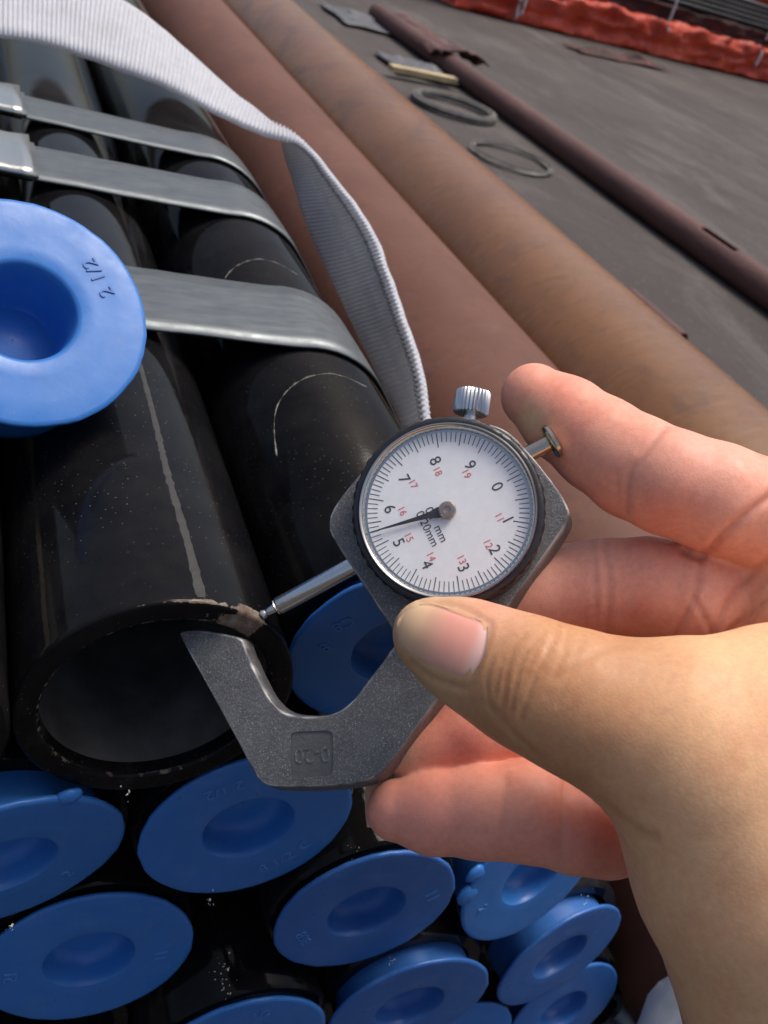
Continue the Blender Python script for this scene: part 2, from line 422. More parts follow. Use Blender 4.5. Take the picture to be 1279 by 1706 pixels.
# wood strip, dirty sheet
a = on_ground(650, 126); b = on_ground(757, 147); ax = unit(b - a)
V, F = box((a + b) / 2 + np.array([0, 10, 18]), [ax, np.cross([0, 0, 1.], ax), (0, 0, 1)], (np.linalg.norm(b - a) / 2, 16, 7))
tag(mk('wood_strip', V, F, MWOOD, smooth=False), 'pale wooden strip lying across the ground behind the steel ring', 'wood')
def sheet(name, c, lx, ly, lift, mat, label, cat, seed, n=22, rot=0.):
    V = []
    for j in range(n):
        for i in range(n):
            a = i / (n - 1) - .5; b = j / (n - 1) - .5
            x = a * lx * (1 + .15 * nz(b * 3, seed)); y = b * ly * (1 + .15 * nz(a * 3, seed + 9))
            z = lift * (abs(nz(a * 3 + seed, b * 3)) + .3 * abs(nz(a * 7 + seed, b * 7))) * max(.1, 1 - (2 * max(abs(a), abs(b))) ** 4) + 2
            X = c[0] + x * math.cos(rot) - y * math.sin(rot); Y = c[1] + x * math.sin(rot) + y * math.cos(rot)
            V.append((X, Y, -H + z))
    F = [[j * n + i, j * n + i + 1, (j + 1) * n + i + 1, (j + 1) * n + i] for j in range(n - 1) for i in range(n - 1)]
    o = mk(name, V, F, mat); sm = o.modifiers.new('thick', 'SOLIDIFY'); sm.thickness = .0012; sm.offset = 1
    tag(o, label, cat); return o
sheet('plastic_sheet', (1165, 2660), 190, 230, 30, MDIRTY, 'dull grey plastic sheet on the ground behind the wooden strip', 'sheet', 3)
sheet('rag', (1190, 3300), 180, 300, 30, MDIRTY, 'dark grey rag on the ground near the torn rusty sleeve', 'rag', 13)
def end_wrap():
    c = np.array([370., 113, -H + GR]); V = []; nr, na = 14, 60
    for i in range(nr):
        f = i / (nr - 1)
        for k in range(na):
            t = 2 * math.pi * k / na; r = 3 + (GR + 3) * min(1, f / .8)
            y = 114 - 5 * math.cos(min(1, f / .8) * 1.5) + (f - .8) / .2 * 9 * (f > .8)
            q = 5 * nz(math.cos(t) * 2.5 * (f + .3), math.sin(t) * 2.5 * (f + .3), 3) + 3 * abs(nz(math.cos(t) * 7 * f, math.sin(t) * 7 * f, 9)) + (7 * nz(t * 2.5, f, 2) if f > .8 else 0)
            V.append((c[0] + (r + q * .3 * (f > .8) + (2 if f > .8 else 0)) * math.cos(t), y - q, c[2] + min((r + (3 if f > .8 else 0)), 1e9) * math.sin(t)))
    V = [(x, y, max(z, -H + 1)) for x, y, z in V]
    F = [[i * na + k, i * na + (k + 1) % na, (i + 1) * na + (k + 1) % na, (i + 1) * na + k] for i in range(nr - 1) for k in range(na)]
    o = mk('white_wrapper', V, F, MWPLAS); sm = o.modifiers.new('thick', 'SOLIDIFY'); sm.thickness = .0008
    tag(o, 'crumpled white plastic wrapped over the end of the red oxide pipe', 'plastic')
end_wrap()
sheet('plastic_scrap', (322, 150), 46, 100, 16, MWPLAS, 'scrap of white plastic on the ground between the bundle and the red oxide pipe', 'plastic', 5, 30)

# ------------------------------------------------------------------ orange wrapped stack in the background
def tarp_stack():
    p0 = np.array([2030., 4380, -H]); p1 = np.array([6200., 5060, -H]); ax = unit(p1 - p0); L = np.linalg.norm(p1 - p0)
    side = unit(np.cross([0, 0, 1.], ax))    # points away from the camera
    t = empty('wrapped_stack', (p0 + p1) / 2, 'long stack wrapped in bright orange tarpaulin with white ties', 'stack')
    def skin(name, prof, mat, amp, freq, seed, n=150):
        V = []
        for i in range(n):
            s = L * i / (n - 1)
            for k, (d, z) in enumerate(prof):
                q = amp * (nz(s * freq, k * .55, seed) + .5 * nz(s * freq * 3, k * 1.1, seed + 4))
                V.append(p0 + ax * s + side * (d - q) + np.array([0, 0, max(z + q * .4, 1)]))
        m = len(prof); F = [[i * m + k, (i + 1) * m + k, (i + 1) * m + k + 1, i * m + k + 1] for i in range(n - 1) for k in range(m - 1)]
        F += [list(range(m))[::-1], [(n - 1) * m + k for k in range(m)]]
        return mk(name, V, F, mat, t)
    lower = [(600, 0)] + [(0 + 12 * math.sin(z / 30), z) for z in np.linspace(0, 165, 11)] + [(30, 172), (600, 174)]
    skin('tarp_skirt', lower, MTARP, 40, .006, 1, 260)
    mid = [(600, 160)] + [(45 + 10 * math.sin(z / 22), z) for z in np.linspace(160, 235, 7)] + [(80, 242), (600, 245)]
    skin('netting', mid, MNETSHADE, 30, .006, 5)  # dark maroon band, also painting in the shadowed folds of the tarp
    rods = []
    for k in range(5):
        for j in range(2):
            c0 = p0 + side * (70 + k * 10 + j * 34) + np.array([0, 0, 258 + k * 22])
            rods.append(tube([c0, c0 + ax * L], 10, 8))
    V, F = merge(rods); mk('rods', V, F, MROD, t)['kind'] = 'stuff'
    upper = [(700, 365)] + [(100 + 14 * math.sin(z / 40), z) for z in np.linspace(365, 800, 12)] + [(700, 810)]
    skin('tarp_top', upper, MTARP, 30, .004, 8)
    for s, z0, z1 in ((330, 0, 160), (360, 30, 150), (1330, 120, 330), (2080, 60, 170), (2110, 200, 300), (2900, 0, 330)):
        pts = [p0 + ax * (s + 14 * nz(z * .02, s)) + side * (-26 if z < 150 else 8) + np.array([0, 0, z + 4]) for z in np.linspace(z0, z1, 8)]
        V, F = tube(pts, 7, 6); mk('tie_cord', V, F, MCORD, t)
    P = []
tarp_stack()
sheet('dark_cloth', (2750, 4050), 620, 130, 60, MNETSHADE, 'dark maroon scrap of netting on the ground before the orange stack', 'netting', 21, 26, .25)

# ------------------------------------------------------------------ the bundle of black pipes
RO, RI = 30.15, 24.6
A = np.array([39.14, 135.93, -157.94])
# name: (X, Y of cap face, Z, tilt a, tilt b, cap radius)
CAPS = {
 'under_jaw':  (69.32, 136.91, -211.52, 1.05, .2, 28.6),
 'throat':     (100.65, 146.38, -157.5, -3.6, -4.52, 28.6),
 'ragged':     (9.11, 134.66, -210.2, -7.24, 8.75, 28.5),
 'twin_mark':  (33.1, 137.22, -265.5, 3.99, -1.88, 28.86),
 'finger':     (112.39, 130.19, -253.72, 1.91, -1.45, 28.7),
 'nicked':     (175.15, 133.62, -257.14, 9.78, 8.99, 28.6),
 'fallen':     (139.61, 121.35, -306.11, 0.92, -2.0, 28.68),
 'outer':      (210.72, 130.58, -316.13, 4.02, 7.85, 28.5),
 'drooped':    (80.94, 122.78, -310.87, 1.88, -1.23, 28.53),
 'lowest':     (237.58, 131.62, -373.06, 9.63, 4.61, 28.5),
 'bottom':     (177.47, 127.27, -368.22, 6.17, 1.02, 28.55),
}
CAPLAB = {
 'under_jaw': 'blue end cap with raised marks directly under the gauge jaw',
 'throat': 'blue end cap seen through the open throat of the gauge',
 'ragged': 'blue end cap with ragged upper lip beside the cap under the gauge jaw',
 'twin_mark': 'blue end cap just below the one with a ragged upper lip',
 'finger': 'darker blue end cap just below the tip of the little finger',
 'nicked': 'blue end cap with lumpy nicked rim partly covered by the little finger',
 'fallen': 'blue end cap half pulled out of its pipe, below the darker cap',
 'outer': 'slanting blue end cap below the nicked one, beside the red oxide pipe',
 'drooped': 'blue end cap with a raised mark, low in the bundle beside the half pulled one',
 'lowest': 'blue end cap closest to the crumpled white plastic',
 'bottom': 'blue end cap wedged between the half pulled cap and the cap by the white plastic',
}
PIPELAB = {k: 'black coated steel pipe plugged by the ' + v for k, v in {
 'under_jaw': 'blue cap directly under the gauge jaw', 'throat': 'blue cap seen through the gauge throat',
 'ragged': 'blue cap with the ragged lip', 'twin_mark': 'blue cap below the ragged-lipped one', 'finger': 'dark blue cap under the little finger tip',
 'nicked': 'nicked blue cap behind the little finger', 'fallen': 'half pulled blue cap', 'outer': 'slanting cap beside the red oxide pipe',
 'drooped': 'marked blue cap beside the half pulled one', 'lowest': 'blue cap next to the crumpled white plastic', 'bottom': 'wedged blue cap low in the bundle'}.items()}
PLEN = 3200
def cap_n(a, b):
    a, b = R(a), R(b)
    return unit([math.sin(b), -math.cos(a) * math.cos(b), math.sin(a)])
def pipe(x, z, y0, label, group='black pipes of the strapped bundle', steps=8, seg=64):
    V, F = hollow((x, z), y0, y0 + PLEN, RO, RI, seg, steps)
    return tag(mk('black_pipe', V, F, MB, auto=40, origin=(x, y0, z)), label, 'pipe', group)

def open_pipe():
    x, y0, z = A
    ys = [0, .25, .5, .9, 1.4, 2.2, 3.5, 6, 12, 30] + list(np.linspace(60, PLEN, 12))
    prof = [(RI, PLEN), (RI, 60), (RI, 12), (RI, 4), (RI, 1.6), (RI + .15, .7), (RI + .6, .1), (RI + 1.2, 0), (RI + 2.2, 0), (RI + 3.4, 0), (RI + 4.4, 0), (RO - .5, .05), (RO - .12, .35)] + [(RO, v) for v in ys[3:]]
    seg = 360
    V, F = lathe(prof, (x, y0, z), (0, 1, 0), seg, u=(1, 0, 0))
    t = empty('black_pipe', (x, y0, z), 'open black pipe with bare rim clamped in the thickness gauge', 'pipe', 'black pipes of the strapped bundle')
    o = mk('pipe_wall', V, F, MBW, t, auto=50, origin=(x, y0, z))
    o.data.materials.append(MBORE)
    for p in o.data.polygons:
        if p.index < 3 * seg: p.material_index = 1
    wear = np.zeros(len(V))
    for i, (r, h) in enumerate(prof):
        for k in range(seg):
            vx, vy, vz = V[i * seg + k] - np.array([x, y0, z]); a = math.degrees(math.atan2(vz, vx)); s = math.radians(a) * 30
            n1 = nz(s * .30, 1.3) + .5 * nz(s * 1.1, 7.7)
            top = max(0, 1 - abs(a - 82) / 70)
            wide = .45 + 2.2 * max(0, 1 - abs(a - 70) / 28) + .4 * n1
            wv = 0.
            if r > RO - .4: wv = max(0., 1 - h / max(.3, wide)) * (.46 + .46 * top + .25 * n1)
            elif r > RO - 1.6: wv = .22 * top
            if r < RI + .7 and h < 1.0: wv = max(wv, .34 + .12 * max(0, math.sin(R(a))) + .2 * n1)
            if h < 3.2: wv = max(wv, 1.15 - math.hypot((a - 58) / 9.5, max(0, h - 1.5) / 2.) + .3 * n1)
            if r <= RI + 3.5 and h < .3: wv = max(wv, 1.0 - abs(a - 64) / 17 + .35 * n1)
            wear[i * seg + k] = wv
    set_attr(o, 'wear', wear)
    # scraped strip of coating running back from the rim
    P = []; F = []; n = 95
    for i in range(n):
        y = y0 + 1.5 + i * 1.2; wdt = (.8 + .3 * nz(y * .5) + .4 * nz(y * 2.3, 3)) * (1.25 - .5 * i / n)
        a0 = R(80.5 + 1.0 * nz(y * .03, 9))
        for q in (-1, -.3, .3, 1):
            a = a0 + q * wdt / RO; rr = RO + (.12 if abs(q) < .5 else .02)
            P.append((x + rr * math.cos(a), y, z + rr * math.sin(a)))
    F = [[i * 4 + k, i * 4 + k + 1, (i + 1) * 4 + k + 1, (i + 1) * 4 + k] for i in range(n - 1) for k in range(3)]
    mk('scraped_strip', P, F, MSCRAPE, t)
open_pipe()

def cap_mesh(c, n, rc, seed, deep=False):
    nf = -n      # plug points away from the face
    def ed(t, r, h):
        if r < rc - 1.5: return 1.
        return 1 + .006 * nz(math.cos(t) * 2 + seed, math.sin(t) * 2) + .016 * max(0, nz(math.cos(t) * 6 + seed, math.sin(t) * 6, 4)) + .006 * nz(math.cos(t) * 17 + seed, math.sin(t) * 17, 8)
    if deep: cup = [(.2, 17.0), (4, 17.2), (7, 17.8), (9.2, 18.2), (10.2, 17), (10.8, 12), (11.4, 6), (11.9, 2.5), (12.3, 1.0), (12.7, .35), (13.6, .06)]
    else: cup = [(.2, 8.4), (4, 8.5), (7.5, 8.7), (9.8, 8.4), (11.1, 7.2), (11.7, 5.0), (12.0, 2.2), (12.25, .8), (12.6, .2), (13.4, .04)]
    prof = cup + [(17, .0), (22, .05), (rc - 1.2, -.15), (rc - .35, .0), (rc, .35), (rc, 1.0), (rc - .3, 1.35), (24.2, 1.5), (24.0, 3), (23.9, 20), (23.6, 24), (22.5, 25.5), (17, 26), (.2, 26)]
    return lathe(prof, c, nf, 72, u=(1, 0, 0), rmod=ed)
def text_mesh(s, size, depth, align='CENTER'):
    cu = bpy.data.curves.new('t', 'FONT'); cu.body = s; cu.size = size; cu.extrude = depth; cu.align_x = align; cu.align_y = 'CENTER'
    o = bpy.data.objects.new('t', cu); COL.objects.link(o)
    dg = bpy.context.evaluated_depsgraph_get(); me = bpy.data.meshes.new_from_object(o.evaluated_get(dg))
    V = np.array([v.co[:] for v in me.vertices]); F = [list(p.vertices) for p in me.polygons]
    bpy.data.objects.remove(o); bpy.data.curves.remove(cu); bpy.data.meshes.remove(me)
    return V, F
def put_text(s, size, depth, c, right_, up_, nrm, squash=1.):
    V, F = text_mesh(s, size, depth)
    V = np.asarray(c) + V[:, :1] * squash * unit(right_) + V[:, 1:2] * unit(up_) + V[:, 2:3] * unit(nrm)
    return V, F
def cap(key, pos, n, rc, label, marks, mat, group='blue plastic end caps'):
    pos = np.asarray(pos, float); n = unit(n)
    t = empty('end_cap', pos, label, 'cap', group)
    V, F = cap_mesh(pos, n, rc, hash_seed(key), key == 'loose')
    mk('cap_body', V, F, mat, t, auto=45)
    u = unit(np.array([1., 0, 0]) - n * n[0]); v = np.cross(n, u)
    if v[2] < 0: v = -v
    for (s, ang, size, rot, r) in marks:
        a = R(ang); c = pos + n * .10 + r * (math.cos(a) * u + math.sin(a) * v)
        b = R(rot); ru = math.cos(b) * u + math.sin(b) * v; rv = -math.sin(b) * u + math.cos(b) * v
        V, F = put_text(s, size, .18, c, ru, rv, n)
        mk('embossed_mark', V, F, MEMB2 if key == 'loose' else MEMB, t, smooth=False)
    return t
def hash_seed(k):
    return sum(ord(ch) * (i + 1) for i, ch in enumerate(k)) % 97 * .37
MARKS = {
 'under_jaw': [('2 1/2', 118, 5.0, 200, 20.5), ('8 1/2', -58, 5.0, 33, 20.5), ('C', -32, 5.0, 40, 21)],
 'throat': [('C8', 150, 4.6, 215, 20.5), ('8', 175, 4.6, 235, 20.5)],
 'twin_mark': [('11', -8, 5.0, 95, 20.5), ('21', 186, 5.0, 85, 20.5)],
 'finger': [('838', 205, 4.8, 300, 20.5), ('11', 10, 6.0, 300, 21)],
 'ragged': [('2', -40, 5.0, 40, 20.5)],
 'drooped': [('1/2', 80, 5.0, 10, 20.5)],
 'nicked': [('2', 200, 5.0, 300, 20.5)],
}
for k, (x, y, z, a, b, rc) in CAPS.items():
    n = cap_n(a, b)
    slack = rc * math.hypot(n[0], n[2])
    c = np.array([x, y, z])
    pipe(x, z, y + 2.6 + slack + {'fallen': 5, 'outer': 4, 'nicked': 2}.get(k, 0), PIPELAB[k])
    cap(k, c, n, rc, CAPLAB[k], MARKS.get(k, []), MBLUE2 if k in ('finger', 'outer', 'lowest', 'fallen') else MBLUE)
# lump of moulding flash on the nicked cap and on the ragged one
def blob(parent_key, ang, r, size, mat):
    x, y, z, a, b, rc = CAPS[parent_key]; n = cap_n(a, b); u = unit(np.array([1., 0, 0]) - n * n[0]); v = np.cross(n, u); v = v if v[2] > 0 else -v
    c = np.array([x, y, z]) + r * (math.cos(R(ang)) * u + math.sin(R(ang)) * v) - n * .6
    V, F = lathe([(.05, 1.2), (size * .6, 1.0), (size, .3), (size, -.6), (size * .6, -1.2), (.05, -1.3)], c, n, 16, rmod=lambda t, rr, h: 1 + .25 * nz(math.cos(t) * 1.5, math.sin(t) * 1.5, ang))
    par = [o for o in bpy.data.objects if o.get('label') == CAPLAB[parent_key]][0]
    mk('moulding_flash', V, F, mat, par)
blob('nicked', 158, 29.0, 3.4, MBLUE); blob('nicked', 176, 27.6, 4.2, MBLUE)
blob('ragged', 62, 28.2, 3.0, MBLUE); blob('ragged', 100, 28.4, 2.4, MBLUE)
# loose cap lying plug-down in the valley between two pipes
cap('loose', (12.25, 213.3, -105.3), (.09, -.6, .8), 29.0, 'loose bright blue cap lying on top of the black pipes', [('2 1/2', 33, 5.2, 118, 21)], MBLUE)

# more pipes that fill the bundle between and below the capped ones
for x, z, y in ((-21.3, -157.9, 131), (-51.2, -210.2, 136), (-81.5, -157.9, 133), (-27.5, -264, 137), (-88, -264, 140), (20.2, -318, 142), (-40.5, -318, 145), (-101, -318, 140), (-111.5, -210.2, 138),
                (50.5, -370.5, 150), (111.5, -368.5, 150), (-10, -371, 146), (-70.5, -371, 146), (-131, -371, 150), (208, -421, 145), (147.5, -420.5, 150), (268.5, -421, 142), (87, -420.5, 150), (26.5, -421, 150), (-34, -421, 150), (-94.5, -421, 150)):
    if z == -157.9 and x == -21.3:
        pipe(x, z, y, 'black pipe with light-edged rim lying against the open pipe')
    else:
        pipe(x, z, y, 'black steel pipe packed deep inside the bundle behind the capped ends', 'black pipes packed inside the bundle', 2, 40)
# lit edge of the open pipe's neighbour, its highlight painted as a tan strip
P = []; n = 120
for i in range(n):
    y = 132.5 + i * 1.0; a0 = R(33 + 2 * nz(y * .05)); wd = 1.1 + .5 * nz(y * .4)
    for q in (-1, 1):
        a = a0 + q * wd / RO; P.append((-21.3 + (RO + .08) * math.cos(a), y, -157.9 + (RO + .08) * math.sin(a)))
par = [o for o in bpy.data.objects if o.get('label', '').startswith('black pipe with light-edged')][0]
mk('edge_highlight', P, [[2 * i, 2 * i + 1, 2 * i + 3, 2 * i + 2] for i in range(n - 1)], m_simple('highlight_tan', (.20, .17, .13), .6, 0., .4, 300, .4, 900), par)

# thin raised pale arcs of uneven width on the upper pipes, one short curve before each strap
def arc_bead(key_label, cx, cz, pts, wdt):
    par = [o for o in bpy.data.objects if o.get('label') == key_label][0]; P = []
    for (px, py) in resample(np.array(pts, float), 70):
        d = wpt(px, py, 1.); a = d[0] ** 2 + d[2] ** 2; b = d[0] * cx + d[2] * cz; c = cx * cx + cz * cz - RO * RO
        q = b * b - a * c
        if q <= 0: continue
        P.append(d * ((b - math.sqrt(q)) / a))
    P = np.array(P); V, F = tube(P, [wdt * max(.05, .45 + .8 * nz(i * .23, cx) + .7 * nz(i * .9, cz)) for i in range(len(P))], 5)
    mk('pale_arc', V, F, MBEAD, par)
MBEAD = m_simple('pale_bead', (.15, .14, .11), .6, 0., .5, 500, .4, 900)
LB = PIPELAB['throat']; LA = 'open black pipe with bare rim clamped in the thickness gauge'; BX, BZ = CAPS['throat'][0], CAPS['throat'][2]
arc_bead(LB, BX, BZ, [(461, 760), (457, 715), (461, 680), (478, 652), (505, 632), (540, 623), (575, 628), (610, 645)], .30)
arc_bead(LB, BX, BZ, [(370, 492), (374, 466), (395, 443), (430, 432), (465, 440), (495, 458)], .30)
arc_bead(LB, BX, BZ, [(322, 342), (337, 323), (362, 313), (385, 316)], .30)
arc_bead(LA, A[0], A[2], [(88, 272), (98, 262), (114, 256), (130, 257)], .5)

# flakes of scale caught between the pipe ends
def flakes():
    parts = []
    for (px, py, n, sp, dep) in ((372, 1628, 26, 15, 214), (352, 1500, 8, 10, 208), (655, 1598, 8, 6, 238), (590, 1412, 6, 8, 228), (975, 1500, 6, 10, 262), (210, 1318, 5, 7, 192), (20, 1545, 6, 8, 196)):
        for _ in range(n):
            c = wpt(px + random.gauss(0, sp * .6), py + random.gauss(0, sp), dep + random.uniform(-2, 3))
            s = random.uniform(.08, .38); nn = unit([random.gauss(0, 1) for _ in range(3)]); u = unit(np.cross(nn, [.3, .5, .8])); v = np.cross(nn, u)
            pts = [c + s * (math.cos(t) * u * random.uniform(.5, 1.3) + math.sin(t) * v * random.uniform(.5, 1.3)) for t in (0, 1.2, 2.5, 3.8, 5.1)]
            m = [p + nn * s * .3 for p in pts]
            parts.append((pts + m, [[0, 1, 2, 3, 4][::-1], [5, 6, 7, 8, 9]] + [[i, (i + 1) % 5, 5 + (i + 1) % 5, 5 + i] for i in range(5)]))
    V, F = merge(parts); tag(mk('scale_flakes', V, F, MFLAKE, smooth=False), 'pale flakes of scale scattered between the pipe ends', 'flakes', kind='stuff')
flakes()

# ------------------------------------------------------------------ steel straps round the bundle
def strap_path(off):
    B = CAPS['throat']; N1 = CAPS['nicked']; O = CAPS['outer']; L = CAPS['lowest']
    rr = RO + off; pts = []
    for x in np.linspace(-150, 39, 16): pts.append((x, A[2] + rr))
    for x in np.linspace(45, B[0] - 6, 6): pts.append((x, A[2] + rr - .25 * math.sin((x - 39) / 61 * math.pi)))
    chain = [(B[0], B[2]), (N1[0], N1[2]), (O[0], O[2]), (L[0], L[2])]
    a = 90.
    for i, c in enumerate(chain):
        if i < len(chain) - 1:
            dx, dz = chain[i + 1][0] - c[0], chain[i + 1][1] - c[1]; an = math.degrees(math.atan2(dx, -dz)) ; an = math.degrees(math.atan2(-dx * -1, -dz)) if False else math.degrees(math.atan2(dx, -dz))
            b = math.degrees(math.atan2(dx, -dz)); b = math.degrees(math.atan2(dx, -dz))
            # outward normal of the segment
            nx, nzv = -dz, dx; l = math.hypot(nx, nzv); b = math.degrees(math.atan2(nzv / l, nx / l))
        else: b = -60
        for t in np.linspace(a, b, 9): pts.append((c[0] + rr * math.cos(R(t)), c[1] + rr * math.sin(R(t))))
        a = b
    return pts
def strap(y_left, skew, width, label, seal):
    pts = np.array(strap_path(.55)); d = np.concatenate([[0], np.cumsum(np.hypot(*np.diff(pts, axis=0).T))])
    dense = np.linspace(0, d[-1], 170); X = np.interp(dense, d, pts[:, 0]); Z = np.interp(dense, d, pts[:, 1])
    t = empty('steel_strap', (0, y_left, A[2] + RO), label, 'strap', 'steel straps round the bundle')
    P = []; m = 7
    for i in range(170):
        i0, i1 = max(i - 1, 0), min(i + 1, 169); tx, tz = X[i1] - X[i0], Z[i1] - Z[i0]; l = math.hypot(tx, tz); nx, nzv = -tz / l, tx / l
        yc = y_left + skew * (dense[i] - 150)
        for k in range(m):
            g = k / (m - 1) - .5; bow = .35 * (1 - (2 * g) ** 2) + .25 * nz(dense[i] * .03, k * .4, y_left) + .12 * nz(dense[i] * .12, k, y_left)
            P.append((X[i] + nx * (bow + .3), yc + g * (width + .5 * nz(dense[i] * .1, g, 2)), Z[i] + nzv * (bow + .3)))
    F = [[i * m + k, (i + 1) * m + k, (i + 1) * m + k + 1, i * m + k + 1] for i in range(169) for k in range(m - 1)]
    o = mk('band', P, F, MSTRAP, t); sm = o.modifiers.new('gauge', 'SOLIDIFY'); sm.thickness = .0008; sm.offset = 1
    if seal:
        zt = A[2] + RO + 1.6; x0, x1 = seal
        yc = lambda x: y_left + skew * x
        # overlapping tail under the seal
        P = []
        for i in range(14):
            x = x0 - 40 + (x1 + 42 - x0) * i / 13
            for g in (-.5, -.17, .17, .5):
                P.append((x, yc(x) + g * width - 1.5, zt + .6 + (1.3 if x > x1 else .4) * math.sin(i * .5) ** 2 + (.9 * (x - x1) / 12 if x > x1 else 0)))
        F = [[i * 4 + k, (i + 1) * 4 + k, (i + 1) * 4 + k + 1, i * 4 + k + 1] for i in range(13) for k in range(3)]
        o = mk('band_tail', P, F, MSTRAP, t); sm = o.modifiers.new('gauge', 'SOLIDIFY'); sm.thickness = .0008; sm.offset = 1
        # crimped seal: a C-shaped sleeve with rolled edges
        hw = width / 2 + 1.4
        sec = [(hw - 5, -1.0), (hw - .6, -1.1), (hw + .5, .2), (hw + .6, 1.6), (hw - .3, 2.9), (hw - 2, 3.3), (0, 3.0), (-hw + 2, 3.3), (-hw + .3, 2.9), (-hw - .6, 1.6), (-hw - .5, .2), (-hw + .6, -1.1), (-hw + 5, -1.0)]
        V = []; ns = 17
        for i in range(ns):
            x = x0 + (x1 - x0) * i / (ns - 1); cr = .5 * math.sin(i / (ns - 1) * math.pi * 4) ** 2
            for (yy, zz) in sec: V.append((x, yc(x) + yy * (1 - .02 * cr), zt + .4 + zz - (cr if zz > 2.5 else 0)))
        m = len(sec); F = [[i * m + k, (i + 1) * m + k, (i + 1) * m + k + 1, i * m + k + 1] for i in range(ns - 1) for k in range(m - 1)]
        o = mk('seal', V, F, MSEAL, t); sm = o.modifiers.new('gauge', 'SOLIDIFY'); sm.thickness = .0007; sm.offset = 0
strap(276, -.065, 43, 'steel strap passing beneath the loose blue cap', None)
strap(385, -.10, 38, 'steel strap with a crimped seal, the middle one of three', (-40, 22))
strap(458, -.17, 33, 'steel strap with a crimped seal closest to the white webbing', (-40, 21))

# ------------------------------------------------------------------ white webbing sling
def sling():
    # (near selvedge, far selvedge): the band turns over where they cross, so its underside shows on the right
    E = [(-160, 15, 446, -170, -140, 512), (-80, 35, 452, -80, -110, 515), (0, 55, 455, 0, -80, 518), (100, 78, 458, 105, -40, 520), (200, 108, 458, 215, 5, 518), (300, 150, 455, 310, 82, 514),
         (372, 187, 451, 385, 150, 508), (432, 217, 446, 438, 192, 500), (474, 230, 441, 470, 216, 492), (505, 238, 434, 478, 238, 484), (540, 268, 424, 486, 275, 474),
         (573, 308, 412, 500, 318, 462), (602, 352, 400, 520, 370, 450), (628, 402, 388, 544, 428, 437), (652, 458, 376, 570, 487, 424), (674, 512, 365, 596, 542, 411),
         (692, 566, 354, 622, 596, 398), (706, 624, 344, 648, 650, 386), (715, 684, 336, 674, 702, 374), (721, 750, 330, 698, 762, 366), (728, 850, 330, 714, 850, 362), (742, 950, 334, 728, 960, 362)]
    e2 = np.array([wpt(*e[:3]) for e in E]); e1 = np.array([wpt(*e[3:]) for e in E])
    n = 1400
    a = resample(e2, n); b = resample(e1, n); mid = (a + b) / 2
    s = np.concatenate([[0], np.cumsum(np.linalg.norm(np.diff(mid, axis=0), axis=1))])
    cols = 13; V = []; W = []
    PITCH = 2.6
    for i in range(n):
        t = unit(mid[min(i + 1, n - 1)] - mid[max(i - 1, 0)]); wv = b[i] - a[i]; nn = unit(np.cross(t, wv))
        for k in range(cols):
            g = k / (cols - 1)
            edge = 1 if 0 < k < cols - 1 else 0
            lane = .25 * math.sin(g * math.pi * 6)
            rib = (.85 * math.sin(2 * math.pi * s[i] / PITCH + .25 * nz(g * 2, s[i] * .03))) * edge
            sag = 1.8 * math.sin(g * math.pi) + 2.0 * nz(s[i] * .02, g * 2.5, 4) + .5 * nz(s[i] * .08, g * 6, 2)
            p = a[i] + wv * g
            V.append(p + nn * (sag + rib + lane)); W.append(p + nn * (sag - rib * 0 - 2.4 - lane + rib))
    m = cols; F = []; N = n * m
    for i in range(n - 1):
        for k in range(m - 1):
            q = [i * m + k, i * m + k + 1, (i + 1) * m + k + 1, (i + 1) * m + k]
            F.append(q); F.append([x + N for x in q[::-1]])
        for k in (0, m - 1):
            q = [i * m + k, (i + 1) * m + k, (i + 1) * m + k + N, i * m + k + N]
            F.append(q if k == 0 else q[::-1])
    for i in (0, n - 1):
        for k in range(m - 1): F.append([i * m + k, i * m + k + 1, i * m + k + 1 + N, i * m + k + N])
    t = empty('lifting_sling', mid[n // 2], 'white ribbed webbing sling looped over the pipe bundle', 'sling')
    mk('webbing', np.array(V + W), F, MWEB, t)
    # stitched line along one edge
    pts = []
    for i in range(0, n, 3):
        tt = unit(mid[min(i + 1, n - 1)] - mid[max(i - 1, 0)]); wv = b[i] - a[i]; nn = unit(np.cross(tt, wv))
        pts.append(V[i * m + 2] * .5 + V[i * m + 1] * .5 - nn * 2.9)
    v, f = tube(pts, .28, 5); mk('stitching', v, f, MGREYST, t)
sling()

# ------------------------------------------------------------------ the dial thickness gauge
th = R(52)
PT = A + np.array([RO * math.cos(th), 1.6, RO * math.sin(th)])             # spindle tip on the pipe wall
sc = unit([.877, -.479, -.05]); TAU = R(13)
uc = np.array([.479 * math.cos(TAU), .877 * math.cos(TAU), -math.sin(TAU)]); uc = unit(uc - sc * np.dot(uc, sc)); nc = np.cross(uc, sc)
GS, GU, GN = WM @ sc, WM @ uc, WM @ nc
def gp(a, b, c): return PT + a * GS + b * GU + c * GN
def gl(px, py, c):
    """in-plane place (along spindle, across) of a feature lying at height c over the gauge mid plane"""
    r = wpt(px, py, 1.); P0 = PT + c * GN; t = np.dot(P0, GN) / np.dot(r, GN); d = r * t - P0
    return np.array([np.dot(d, GS), np.dot(d, GU)])
gauge = empty('thickness_gauge', gp(20, 30, 0), 'grey dial thickness gauge clamped on the open pipe end', 'gauge')

